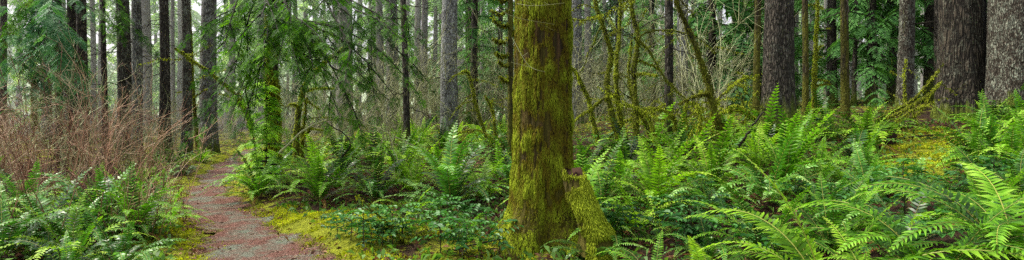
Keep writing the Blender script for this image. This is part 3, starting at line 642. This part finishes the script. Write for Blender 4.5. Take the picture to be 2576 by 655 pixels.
# far hillside, aerial haze put into its pale greens
hb=MB(); hx=np.linspace(-190,190,60); hy=np.linspace(96,190,16); HX,HY=np.meshgrid(hx,hy); HZ_=1+(HY-96)*.16+2.5*np.sin(HX*.07)+2*np.sin(HY*.11+HX*.04)
HZ_[0]=-3; i=np.arange(15)[:,None]*60; j=np.arange(59)[None]; hb.add(np.stack([HX,HY,HZ_],-1).reshape(-1,3),np.stack([i+j,i+j+1,i+61+j,i+60+j],-1).reshape(-1,4),None,.5)
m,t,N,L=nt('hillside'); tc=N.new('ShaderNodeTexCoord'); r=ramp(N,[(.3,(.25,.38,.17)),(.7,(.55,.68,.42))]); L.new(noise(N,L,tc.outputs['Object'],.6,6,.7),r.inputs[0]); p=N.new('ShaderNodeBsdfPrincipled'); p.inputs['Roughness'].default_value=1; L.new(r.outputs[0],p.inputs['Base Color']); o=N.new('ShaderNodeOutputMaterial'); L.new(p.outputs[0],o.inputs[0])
link('hillside',hb.mesh('hillside',m),kind='structure')

hz=bpy.data.meshes.new('haze'); c8=[(x,y,z) for z in (-4,45) for y in (23,98) for x in (-130,130)]; hz.from_pydata(c8,[],[(0,2,3,1),(4,5,7,6),(0,1,5,4),(2,6,7,3),(0,4,6,2),(1,3,7,5)])
m,t,N,L=nt('haze'); v=N.new('ShaderNodeVolumeScatter'); v.inputs['Density'].default_value=.0075; v.inputs['Color'].default_value=(.88,1,.82,1); v.inputs['Anisotropy'].default_value=.1; o=N.new('ShaderNodeOutputMaterial'); L.new(v.outputs[0],o.inputs['Volume']); hz.materials.append(m)
link('haze',hz,kind='stuff')

# ================================================================== drooping hemlock and bright cedar
def draped(name,label,px,w,d,h,bk,wood,folm,tips,seed,tmpl,slen,ns,r0,z0,z1,drop=.6,lean=(0,0),trunk_moss=False,twign=3):
    rng=np.random.default_rng(seed); x,y=at(px,d); zg=H(x,y); root=link(name,None,None,(x,y,zg),0,1,label,'tree')
    tmb=trunk_mesh(seed,w/2/F*d,h,.35,.35,lean,20,44,.06,5,.03,0,.4); link('trunk',tmb.mesh('trunk',M[bk]),root)
    if trunk_moss:
        mm=MB(); Pq,Nn=sample_faces(tmb,7000,rng,(-.1,4.5)); bl=np.array([mnoise.noise(Vector(q*3)) for q in Pq]); k=bl>-.2
        moss_tufts(mm,Pq[k],Nn[k],rng,(.04,.10),.012,.8,.55+.4*bl[k]+.2*Nn[k][:,0],.15); link('moss',mm.mesh('moss',M['moss']),root)
    for tp in tips:
        e=P3(*tp[:3])-np.array([x,y,zg]); zb=rng.uniform(z0,z1) if len(tp)<4 else tp[3]; b=np.array([lean[0]*zb,lean[1]*zb,zb]); t=np.linspace(0,1,12)[:,None]
        up=max(e[2],zb)+.25*rng.random(); c1=b+(e-b)*np.array([.5,.5,0]); c1[2]=up+drop*.3
        P=(1-t)**2*b+2*t*(1-t)*c1+t*t*e+np.cumsum(rng.normal(0,.02,(12,3)),axis=0)
        wd=MB(); fo=MB(); bough(wd,fo,P,r0,rng,tmpl,slen,ns,.42,.25,.32,6,(rng.uniform(.25,.55) if tp[0]<620 and name=='drooping_hemlock' else rng.uniform(-.05,.25) if name=='cedar' else rng.uniform(-.22,.1)),.12)  # left hemlock boughs: the light on them is put into a brighter tint
        for q in range(twign):                                     # hanging side branches
            k=rng.integers(5,11); dd=(P[k]-P[k-1])/np.linalg.norm(P[k]-P[k-1])+rng.normal(0,.6,3)*np.array([1,1,.4]); L_=rng.uniform(.5,1.2); tt=np.linspace(0,1,8)[:,None]
            B=P[k]+dd*L_*tt*.8+np.array([0,0,-.38*L_])*tt**1.6; bough(wd,fo,B,r0*.4,rng,tmpl,slen*.85,max(6,ns*2//3),.1,.25,.32,4,rng.uniform(-.2,.2),.12)
        br=link('branch',wd.mesh('branch',M[wood]),root); link('foliage',fo.mesh('foliage',M[folm]),br)
    return root
TIPS=[(482,96,9.2,3.4),(562,120,9.0),(600,270,9.3,2.9),(610,205,9.0),(640,60,8.4),(668,140,8.8),(745,60,8.4),(820,110,8.3),(850,285,9),(905,205,8.4),(935,325,9.2,3.0),(965,140,8.8),(1012,60,9),(1050,95,9.6),(790,215,8.8),(725,150,8.5),(1045,205,9.6),(880,60,8.3),(930,70,8.9),(600,50,9.4),(990,250,9.5),(620,265,9.6,2.8),(760,290,10),(700,60,9.5),(860,180,9.5)]
draped('drooping_hemlock','shady hemlock with drooping needle boughs over a yellow mossy trunk beside the path',690,30,12,9,'bark_mossy','twig_dark','hemlock',TIPS,33,SPRAY_FINE,.28,12,.036,3.0,4.6,.7,(0,0),True,4)
CT=[(72,215,13,3.6),(95,150,12.8),(125,110,12.6),(140,180,12.3),(150,235,12.5,3.2),(172,190,12.6),(105,255,13,3.0),(85,95,13),(150,75,12.8),(60,160,13.4),(225,205,14.3,3.4)]
draped('cedar','bright bluish green cedar with feathery drooping sprays left of the close pair of dark trunks',150,16,15,9,'bark_dark','twig_dark','cedar',CT,35,SPRAY_FINE,.46,9,.02,3.2,5.2,.5)
CT2=[(300,40,14,5.2),(250,60,14),(20,40,13),(0,120,14)]
draped('hemlock','thin dark hemlock with airy boughs at the top left by the close dark trunks',262,14,17,9,'bark_dark','twig_dark','hemlock',CT2,36,SPRAY_FINE,.42,10,.02,4.4,6.2,.6)
# young hemlock beside the mossy trunk at the path
x,y=at(668,10.6); f,w=crown_mesh(5,2.0,.15,.62,26,SPRAY_FINE,.24,7,.25,0); r=link('young_hemlock',None,None,(x,y,H(x,y)),0,1,'young bright green hemlock sapling growing beside the path under the drooping boughs','tree')
b=MB(); b.tube(np.array([[0,0,-.1],[.02,0,1],[0,.02,2.0]]),np.array([.02,.012,.004]),6,.4); b.merge(w); link('trunk',b.mesh('trunk',M['twig_dark']),r); link('crown',f.mesh('crown',M['fern']),r)

# ================================================================== mossy stems (vine maples) and fallen wood
S=mossy_stem
S('vine_maple',[(745,415,13),(748,330,13),(762,235,13),(795,175,12.8),(870,112,12.6)],.075,'yellow mossy stem bending right under the drooping hemlock','tree',seed=1,tint=.7,twigs=4)
S('vine_maple',[(758,410,13.4),(764,330,13.4),(775,250,13.4)],.05,'short mossy stem close beside the yellow bending one','tree',seed=2,tint=.5,twigs=4)
S('vine_maple',[(640,345,14),(612,270,13.6),(570,215,13.2),(505,165,12.8),(440,118,12.5)],.05,'long thin mossy stem slanting left across the wide grey trunk','tree',seed=3,tint=.66,twigs=7,tail=.25)
S('vine_maple',[(497,375,19),(488,250,19),(482,140,19),(478,20,19)],.06,'thin upright mossy stem left of the wide grey trunk','tree',seed=4,twigs=5,mossy=.6)
S('vine_maple',[(88,330,14),(85,200,14),(84,90,14),(82,-20,14)],.06,'yellow mossy pole at the left behind the cedar sprays','tree',seed=5,twigs=6)
S('arching_branch',[(700,385,9.3),(760,330,9.3),(830,304,9.3),(890,302,9.2),(960,322,9.2),(1045,368,9.2)],.018,'pale thin branch arching low over the ferns right of the path','branch',seed=6,mossy=.15,twigs=8,tl=.6,mat='twig_pale')
S('arching_branch',[(860,395,9.8),(885,360,9.8),(868,330,9.9),(800,290,10)],.016,'dark hooked twig rising from the ferns below the pale arching branch','branch',seed=7,mossy=.1,twigs=6,tl=.6,mat='twig_dark')
S('vine_maple',[(1225,345,14),(1205,290,14),(1190,230,14),(1175,182,14),(1160,180,14)],.04,'mossy crooked stem leaning left beside the bright lichen-crusted trunk','tree',seed=8,twigs=7,tint=.62)
S('vine_maple',[(1246,340,13),(1240,280,13),(1222,240,13)],.03,'short twisted mossy stem between the crooked stem and the broad mossy trunk','tree',seed=9,twigs=6)
S('arching_branch',[(1150,335,12),(1200,325,12),(1260,360,12)],.02,'low mossy branch arching in front of the bright lichen-crusted trunk','branch',seed=10,twigs=6,mossy=.5)
# stub-branched stem at the left edge of the big trunk
x,y=at(1284,11); r=link('stub_branched_tree',None,None,(x,y,H(x,y)),0,1,'thin stem with moss-laden stub branches at the left edge of the broad mossy trunk','tree'); b=MB(); b.tube(np.array([[0,0,-.2],[0,0,4],[0.02,0,9]]),np.array([.06,.05,.03]),8,.5); link('trunk',b.mesh('trunk',M['bark_mossy']),r)
rg=np.random.default_rng(6)
for k,(py,dx) in enumerate(((22,-48),(58,-44),(92,-42),(130,-38),(155,-30),(190,-25),(75,30),(-10,-40))):
    z=P3(1284,py,11)[2]-H(x,y); t=np.linspace(0,1,8)[:,None]; e=np.array([dx*11/F,-.25*rg.random(),-.10+.16*rg.random()]); P=np.array([0,0,z])+e*t+np.array([0,0,-.1])*np.sin(t*PI)
    b=MB(); b.tube(P,np.linspace(.022,.01,8),6,.5); mo=MB(); n=160; u=rg.random(n)*7; i=u.astype(int); C=P[i]+(P[np.minimum(i+1,7)]-P[i])*(u-i)[:,None]; nn=rg.normal(0,1,(n,3)); nn/=np.linalg.norm(nn,axis=1)[:,None]
    moss_tufts(mo,C+nn*.018,nn,rg,(.03,.08),.012,.6,.45+.3*nn[:,2],.15); q=link('branch',b.mesh('branch',M['bark_mossy']),r); link('moss',mo.mesh('moss',M['moss']),q)
# the group right of the trunk
S('vine_maple',[(1562,372,11.5),(1545,300,11.5),(1528,215,11.5),(1535,140,11.5),(1520,90,11.5),(1495,20,11.5),(1490,-40,11.5)],.06,'mossy leaning stem, second from the broad trunk in the clump of vine maples','tree',seed=11,twigs=7)
S('vine_maple',[(1578,370,12),(1562,300,12),(1548,200,12),(1555,100,12),(1558,-30,12)],.055,'slim pale mossy stem in the middle of the clump of vine maples','tree',seed=12,twigs=9,tint=.62)
S('vine_maple',[(1600,355,11.3),(1594,270,11.3),(1588,180,11.3),(1598,100,11.3),(1585,30,11.3),(1580,-30,11.3)],.062,'dark upright stem with shaggy moss in the clump of vine maples','tree',seed=13,twigs=8,tint=.42,mossy=.8)
S('vine_maple',[(1508,362,11.8),(1494,300,11.8),(1478,240,11.8),(1455,190,11.8),(1435,162,11.8)],.045,'mossy stem leaning left onto the broad mossy trunk','tree',seed=14,twigs=4,tint=.7)
S('vine_maple',[(1640,350,12),(1620,300,12),(1590,250,12),(1575,180,12.2),(1580,100,12.4)],.04,'bent mossy stem behind the dark upright stem of the clump','tree',seed=15,twigs=10,tint=.5)
S('mossy_branch',[(1440,50,11),(1490,47,11),(1540,25,11),(1580,8,11),(1600,-20,11)],.013,'dark branch with a hanging moss clump reaching across the top of the vine maples','branch',seed=16,twigs=5,mossy=.8,hangs=1.6)
S('mossy_branch',[(1598,100,11.2),(1640,78,11.2),(1690,74,11.2),(1740,90,11.2),(1800,135,11.2)],.02,'thin branch arching right from the clump of vine maples across the straight dark trunk','branch',seed=17,twigs=6,mossy=.6)
S('mossy_branch',[(1596,95,11.2),(1630,130,11.2),(1665,190,11.2),(1700,225,11.2),(1740,255,11.3)],.026,'dark bare branch slanting down right across the straight dark trunk','branch',seed=18,twigs=4,mossy=.35)
S('vine_maple',[(1818,340,9.6),(1802,300,9.6),(1786,230,9.6),(1770,165,9.6),(1738,75,9.6),(1706,0,9.6),(1690,-60,9.6)],.06,'tall leaning stem with olive hanging moss right of the white lichen trunk','tree',seed=19,twigs=3,tint=.22,mossy=1.2,hangs=1.2)
for i,(pts,lb) in enumerate((([(1700,330,11.5),(1690,290,11.5),(1640,275,11.5),(1600,285,11.5)],'low mossy limb bending left below the vine maples'),
   ([(1735,345,10.8),(1728,300,10.8),(1732,258,10.8),(1760,262,10.8)],'bright mossy hooked stem left of the tall leaning stem'),
   ([(1748,350,10.4),(1760,300,10.4),(1750,262,10.4)],'pale broken stem beside the bright mossy hooked stem'),
   ([(1850,330,11),(1880,290,11),(1850,268,11),(1820,280,11)],'mossy loop of branch right of the tall leaning stem'),
   ([(1900,300,11.5),(1850,278,11.5),(1790,300,11.5),(1760,330,11.5)],'long low mossy branch lying behind the tall leaning stem'),
   ([(1650,365,11),(1640,320,11),(1615,280,11),(1560,262,11)],'crooked mossy stem low at the right foot of the vine maples'),
   ([(1530,350,12.4),(1560,310,12.4),(1620,290,12.4),(1680,262,12.4)],'low mossy branch crossing behind the clump of vine maples'),
   ([(1790,340,11.8),(1800,260,12),(1840,215,12),(1880,190,12)],'mossy branch rising right behind the tall leaning stem'))):
    S('mossy_branch',pts,.03,lb,'branch',seed=30+i,twigs=8,tint=.72,mossy=1.1,tl=.8)
S('broken_stick',[(1858,372,7.6),(1882,335,7.6),(1905,300,7.6),(1920,278,7.6)],.016,'bare brown stick poking up out of the ferns before the great dark trunk','stick',seed=50,twigs=0,mossy=.02,mat='twig_dark',tail=.7)
# yellow stubby stem
S('stubby_mossy_stem',[(2052,305,14),(2050,220,14),(2055,130,14),(2060,50,14),(2063,-30,14)],.055,'stubby yellow stem thick with moss left of the olive-brown mossy trunk','tree',seed=51,twigs=16,tint=.66,mossy=1.3,tl=.35)
# fallen mossy branches on the bank
for i,(pts,r_,lb) in enumerate((([(2205,310,11.6),(2240,285,11.6),(2300,248,11.6),(2366,178,11.5)],.045,'thickest fallen mossy branch leaning on the left huge trunk'),
  ([(2230,300,11.2),(2290,268,11.2),(2340,235,11.3),(2368,205,11.4)],.03,'second fallen mossy branch, just below the thickest one'),
  ([(2250,310,11),(2290,280,11),(2350,262,11.1)],.025,'low fallen branch lying under the other fallen branches'),
  ([(2262,300,11.8),(2275,250,11.8),(2272,200,11.8),(2276,155,11.8)],.02,'thin mossy stick standing up among the fallen branches'),
  ([(2240,300,11.5),(2310,288,11.5),(2350,225,11.4)],.022,'thin bent branch in the middle of the fallen branches'))):
    S('fallen_branch',pts,r_,lb,'branch',seed=60+i,twigs=2,tint=.6,mossy=.5,tl=.6)
S('fallen_branch',[(2250,352,9.6),(2310,345,10),(2390,338,10.6)],.02,'dark dead stick lying across the yellow moss slope','stick',seed=70,twigs=3,mossy=.1,mat='twig_dark')
S('fallen_branch',[(2310,400,9),(2345,392,9.1),(2378,372,9.3)],.014,'short dark stick lying low on the yellow moss slope','stick',seed=71,twigs=2,mossy=.1,mat='twig_dark')
# cut log
x,y=at(2238,10.2); z=H(x,y); lg=link('cut_log',None,None,(x,y,z+.1),0,1,'short dark cut log with round end lying at the top of the moss slope','log'); b=MB(); t=np.linspace(0,1,8)[:,None]; b.tube(np.array([-.05,-.12,0.])+np.array([-.25,1.3,.1])*t,.13,14,.4); link('log_side',b.mesh('log_side',M['bark_mossy']),lg)
b=MB(); a=np.arange(14)*2*PI/14; ex=np.array([.98,.19,0]); e=np.array([-.045,-.126,0])+.127*(np.cos(a)[:,None]*ex+np.sin(a)[:,None]*np.array([0,0,1.])); b.add(np.vstack([e,[[-.04,-.14,0]]]),None,[(k,(k+1)%14,14) for k in range(14)],.1); link('cut_end',b.mesh('cut_end',M['wood']),lg)
# mossy fallen log near the path
S('mossy_log',[(1010,612,6.1),(1060,590,6.4),(1120,560,6.9)],.04,'small mossy log lying on the ground below the tall dark fern','log',seed=72,twigs=1,mossy=1.2,tint=.6)
S('fallen_branch',[(1075,640,5.9),(1140,625,6.),(1240,600,6.1),(1275,590,6.2)],.012,'thin dark stick lying over the moss left of the broad mossy trunk','stick',seed=73,twigs=3,mossy=.1,mat='twig_dark')

# ================================================================== bare shrubs
SH=[shrub_mb(40+k,1.8+.14*k,11,.42,6,.0085) for k in range(5)]
SR=[s.mesh('bare_shrub',[M['twig_red']]) for s in SH]
rng=np.random.default_rng(23); SRP=[s.mesh('bare_shrub',[M['twig_pale']]) for s in SH]; lab='red-brown leafless shrub in the thicket at the left'
for k in range(36):
    px=-90+470*rng.random()**.9; d=rng.uniform(8.0,14.5); 
    if px>330: d=rng.uniform(9.5,14)
    x,y=at(px,d)
    if path_dist(np.array([x]),np.array([y]))[0]<.7: continue
    link('bare_shrub',SR[k%5] if k%4 else SRP[k%5],None,(x,y,H(x,y)),rng.uniform(0,6.28),rng.uniform(.68,1.02)*(1 if px<300 else .85),lab if k%4 else 'straw-coloured leafless shrub mixed into the red-brown thicket','shrub','red-brown shrubs of the thicket')
for i,(px,d,sc) in enumerate(((120,6.3,.8),(310,6.5,.75),(400,7.2,.6),(445,8,.5))):
    x,y=at(px,d); link('bare_shrub',SR[i],None,(x,y,H(x,y)),i,sc,('thin bare reddish stems rising among the ferns at the left front','thin bare stems behind the arching ferns left of the path','small bare twigs overhanging the left front ferns','small twiggy shrub at the left edge of the path')[i],'shrub')
SP=[s.mesh('twiggy_shrub',[M['twig_pale']]) for s in (shrub_mb(60+k,2.3+.25*k,9,.8,8,.010) for k in range(5))]
for k in range(78):
    px=380+1470*(k+rng.random())/78; d=rng.uniform(13.5,27)
    x,y=at(px,d)
    if path_dist(np.array([x]),np.array([y]))[0]<.8: continue
    zn=zone(px); link('twiggy_shrub',SP[k%5],None,(x,y,H(x,y)),rng.uniform(0,6.28),rng.uniform(.7,1.35),'pale leafless shrub in the twiggy undergrowth around '+zn,'shrub','twiggy undergrowth shrubs around '+zn)

# ================================================================== ferns
used=[]
def F_(px,d,size,mat,label,N=16,up=.5,dead=2,np_=24,group=None):
    x,y=at(px,d); used.append((x,y,size*.45)); return fern_thing(x,y,size,int(px*13+d*7),np_,mat,label,group,N,up,dead)
G='fern_gloss'; Y='fern_yellow'; B_='fern'
F_(240,6.7,1.22,G,'tall upright fern with shiny fronds in the middle of the left fern bank',18,.95)
F_(105,6.3,1.0,G,'shiny arching fern left of the tall upright one in the left fern bank',18,.35)
F_(345,6.7,1.12,B_,'large arching fern at the right end of the left fern bank, beside the path',20,.4)
F_(10,5.7,.95,G,'shiny fern at the left edge of the photo, low in the bank',16,.4)
F_(170,5.3,.8,G,'low glossy fern in front of the left fern bank',14,.3)
F_(300,5.5,.75,G,'low dark glossy fern at the front right of the left fern bank',14,.2)
F_(415,7.6,.8,B_,'smaller fern leaning over the left edge of the path',14,.3)
F_(60,7.5,1.0,G,'fern against the thicket at the far left of the bank',16,.6)
F_(652,9.9,1.2,B_,'spreading fern hanging over the right edge of the path',22,.3,3)
F_(690,11.2,.95,G,'upright pale fern behind the one hanging over the right edge of the path',16,.8)
F_(805,9.1,1.28,B_,'full green fern with dry fronds at its foot on the moss right of the path',22,.5,4)
F_(945,9.1,1.15,G,'bluish shiny fern between the full green fern and the tall dark one',16,.4,4)
F_(1135,8.3,1.5,G,'tall dark fern with upright fronds left of the broad mossy trunk',24,.75,3)
F_(1215,8.8,1.1,Y,'fern with arching fronds just right of the tall dark fern',16,.3,3)
F_(1035,7.7,.7,Y,'small bright fern in front of the tall dark fern',10,.1,2)
F_(1655,7.4,1.42,Y,'big fountain-shaped bright fern right of the leaning stub',24,.6,3)
F_(1560,8.4,.95,B_,'fern between the leaning stub and the big fountain-shaped fern',16,.4)
F_(1790,7.9,1.3,Y,'big light green fern right of the fountain-shaped fern',20,.5)
F_(1975,7.4,1.38,B_,'tallest upright fern, standing before the great dark trunk',22,.95,2)
F_(1905,8.8,1.1,Y,'upright fern with narrow frond just left of the tallest fern',14,.9)
F_(2060,8,1.0,B_,'dense fern just right of the tallest upright fern',18,.6)
F_(2462,7.3,1.25,B_,'tall upright fern on the bank in front of the two huge trunks',16,.95,2)
F_(2545,6.8,1.1,B_,'dark fern at the right edge of the photo on the bank',18,.5,3)
F_(2440,7.4,.6,B_,'single arching fern at the right edge of the moss slope',10,.3)
F_(2240,11.4,.8,B_,'fern in front of the fallen mossy branches',14,.3)
F_(2300,6.6,.75,G,'pale bluish fern leaning over the bottom of the moss slope',8,.6)
F_(1000,6.7,.5,Y,'very small fern on the moss well in front of the tall dark fern',8,.2,1)
F_(1180,6.4,.62,B_,'low fern among shiny shrublets left of the broad mossy trunk',10,.15,2)
# the closest ferns, lower right
F_(2100,3.4,1.2,'fern_yellow','large close fern with arching bright fronds at the bottom, right of centre',16,.15,2,34)
F_(2360,3.3,1.15,B_,'large close fern with long arching fronds left of the corner fern',18,.1,1,34)
F_(2560,3.3,1.3,B_,'large close fern in the lower right corner of the photo',18,.15,2,34)
F_(2225,2.9,.8,'fern_yellow','small close fern with light fronds at the bottom edge',9,.2,1,34)
F_(1770,4.1,.75,Y,'bright flat fern at the bottom edge right of the leaning stub',9,.1,1,34)
F_(1500,5.6,.75,G,'low dark fern before the foot of the leaning stub',9,.15,1,34)
F_(1930,4.7,.9,B_,'green fern behind the bright flat fern at the bottom',14,.4,2,34)
F_(2120,5.0,.85,B_,'green fern behind the large close ferns',16,.4,3,34)
F_(2500,5.0,.85,B_,'arching fern behind the large close ferns at the right',16,.3,3,34)
def fern_zone(n,pxr,dr,mats,sz,where,seed,mind=.42,pdm=.45):
    rng=np.random.default_rng(seed); k=0; tries=0
    while k<n and tries<n*40:
        tries+=1; px=rng.uniform(*pxr); d=math.sqrt(rng.uniform(dr[0]**2,dr[1]**2)); x,y=at(px,d); s=rng.uniform(*sz)
        if path_dist(np.array([x]),np.array([y]))[0]<pdm*s or math.hypot(x-at(1367,6.4)[0],y-6.4)<.75: continue
        if 2190<px<2470 and 4.3<d<11.4: continue
        if 560<px<1020 and d<8.7: continue
        if 300<px<560 and d<6.6: continue
        if any(math.hypot(x-a,y-b)<mind for a,b,_ in used): continue
        used.append((x,y,s*.4)); k+=1
        link('sword_fern',fern_baked(int(rng.integers(0,5)),mats[int(rng.integers(len(mats)))],24 if d<9 else 16),None,(x,y,H(x,y)-.03),rng.uniform(0,6.28),s,'green sword fern '+where,'fern','ferns '+where)
fern_zone(19,(-80,420),(5.2,9),[G,B_,Y],(.65,1.05),'filling the bank below the thicket',1)
fern_zone(18,(330,530),(9,18),[B_,Y,G],(.5,.8),'lining the far left edge of the path',2,.35,.35)
fern_zone(54,(640,1290),(9.4,17),[B_,Y,Y,B_,G],(.7,1.2),'between the path and the broad mossy trunk',3,.66)
fern_zone(58,(1440,2230),(6.6,12.5),[Y,B_,Y,B_,G],(.8,1.3),'crowding the slope between the broad mossy trunk and the bank',4,.72)
fern_zone(9,(1480,2180),(4.6,6.6),[B_,Y,G],(.55,.85),'low in front of the crowded fern slope',5)
fern_zone(6,(1900,2640),(2.7,3.3),[B_,Y],(.4,.55),'low along the bottom edge among the large close ferns',7)
fern_zone(28,(2180,2640),(4.2,11),[B_,B_,Y,G],(.6,1.0),'on the right bank below the huge trunks',6)

# ================================================================== glossy broad-leaved undergrowth
def mahonia_mb(seed,ht,nl,leaflets=5,ll=.06,stem=True):
    rng=np.random.default_rng(seed); b=MB()
    for q in range(nl):
        a=q*2.4+rng.normal(0,.3); z=ht*(.35+.65*q/nl); p=np.array([0,0,z]); t=np.linspace(0,1,7)[:,None]; L_=rng.uniform(.20,.34)
        d=np.array([math.cos(a),math.sin(a),rng.uniform(.0,.7)]); P=p+d*L_*t+np.array([0,0,-.45*L_])*t*t; b.tube(P,.0025,3,.5,1,False)
        T=np.array([math.cos(a),math.sin(a),0]); Sd=np.array([-T[1],T[0],0])
        for k in range(leaflets):
            u=.25+.7*k/leaflets; c=P[int(u*6)]
            for sg in (-1,1):
                dd=Sd*sg+T*.55+np.array([0,0,rng.uniform(-.35,.15)]); dd/=np.linalg.norm(dd); w=np.cross(dd,[0,0,1]); w/=np.linalg.norm(w); w=w+np.array([0,0,rng.normal(0,.3)]); l=ll*rng.uniform(.8,1.25)*(1.1-.4*abs(u-.6)); n0=np.array([0,0,.25*l])
                V=[c,c+dd*l*.3+w*l*.24+n0*.4,c+dd*l*.7+w*l*.22+n0*.4,c+dd*l-n0*.4,c+dd*l*.7-w*l*.22+n0*.4,c+dd*l*.3-w*l*.24+n0*.4,c+dd*l*.5-n0*.15]
                tt=rng.uniform(.3,.75); b.add(V,None,[(0,1,6),(1,2,6),(2,3,6),(3,4,6),(4,5,6),(5,0,6)],tt)
    if stem: b.tube(np.array([[0,0,-.06],[.01,0,ht*.5],[0,.01,ht*.95]]),np.array([.006,.005,.003]),5,.9,1)
    return b
MH=[mahonia_mb(k,.24+.05*k,7+k) for k in range(4)]; MHm=[m_.mesh('glossy_plant',[M['mahonia'],M['twig_dark']],False) for m_ in MH]
rng=np.random.default_rng(31)
def glossy(n,pxr,dr,where):
    for k in range(n):
        px=rng.uniform(*pxr); d=math.sqrt(rng.uniform(dr[0]**2,dr[1]**2)); x,y=at(px,d)
        if math.hypot(x-at(1367,6.4)[0],y-6.4)<.6: continue
        link('glossy_plant',MHm[rng.integers(4)],None,(x,y,H(x,y)),rng.uniform(0,6.28),rng.uniform(.75,1.25),'dark shiny holly-leaved shrublet '+where,'plant','shiny shrublets '+where)
glossy(8,(1100,1275),(5.7,7.4),'on the left of the broad mossy trunk'); glossy(9,(830,1040),(5.8,6.6),'low on the moss beside the path')
glossy(17,(1500,1800),(5.4,7.2),'in the shade right of the leaning stub'); glossy(22,(1800,2560),(3.6,6.6),'under the large close ferns'); 

# ================================================================== light, sky, camera
el,az=math.radians(56),math.radians(-72)          # sun high on the left, slightly behind the camera
W_=bpy.data.worlds.new("World"); SC.world=W_; W_.use_nodes=True; t=W_.node_tree; N=t.nodes; L=t.links; bg=N['Background']
sk=N.new('ShaderNodeTexSky'); sk.sky_type='NISHITA'; sk.sun_disc=False; sk.sun_elevation=el; sk.sun_rotation=az; sk.dust_density=4; sk.air_density=1.2
hs=N.new('ShaderNodeHueSaturation'); hs.inputs['Saturation'].default_value=.3; hs.inputs['Value'].default_value=2.2; L.new(sk.outputs[0],hs.inputs['Color']); L.new(hs.outputs[0],bg.inputs['Color']); bg.inputs['Strength'].default_value=.15
sd=bpy.data.lights.new('sun','SUN'); sd.energy=5.0; sd.angle=math.radians(2.5); sd.color=(1,.94,.78); so=bpy.data.objects.new('sun',sd); COL.objects.link(so)
dirv=Vector((math.sin(az)*math.cos(el),math.cos(az)*math.cos(el),math.sin(el))); so.rotation_euler=dirv.to_track_quat('Z','Y').to_euler(); so.location=(-10,5,20)
cd=bpy.data.cameras.new('camera'); cd.sensor_width=36; cd.lens=36*F/2576; cd.shift_y=-(327.5-HZ)/2576; cd.clip_end=1000; cd.clip_start=.05
co=bpy.data.objects.new('camera',cd); COL.objects.link(co); co.location=(0,0,EYE); co.rotation_euler=(PI/2,0,0); SC.camera=co
SC.view_settings.view_transform='Standard'; SC.view_settings.look='None'; SC.view_settings.exposure=0
SC.render.engine='CYCLES'; c=SC.cycles; c.max_bounces=6; c.diffuse_bounces=3; c.glossy_bounces=2; c.transmission_bounces=4; c.transparent_max_bounces=4; c.caustics_reflective=False; c.caustics_refractive=False; c.sample_clamp_indirect=2.5; c.sample_clamp_direct=6; c.use_denoising=False
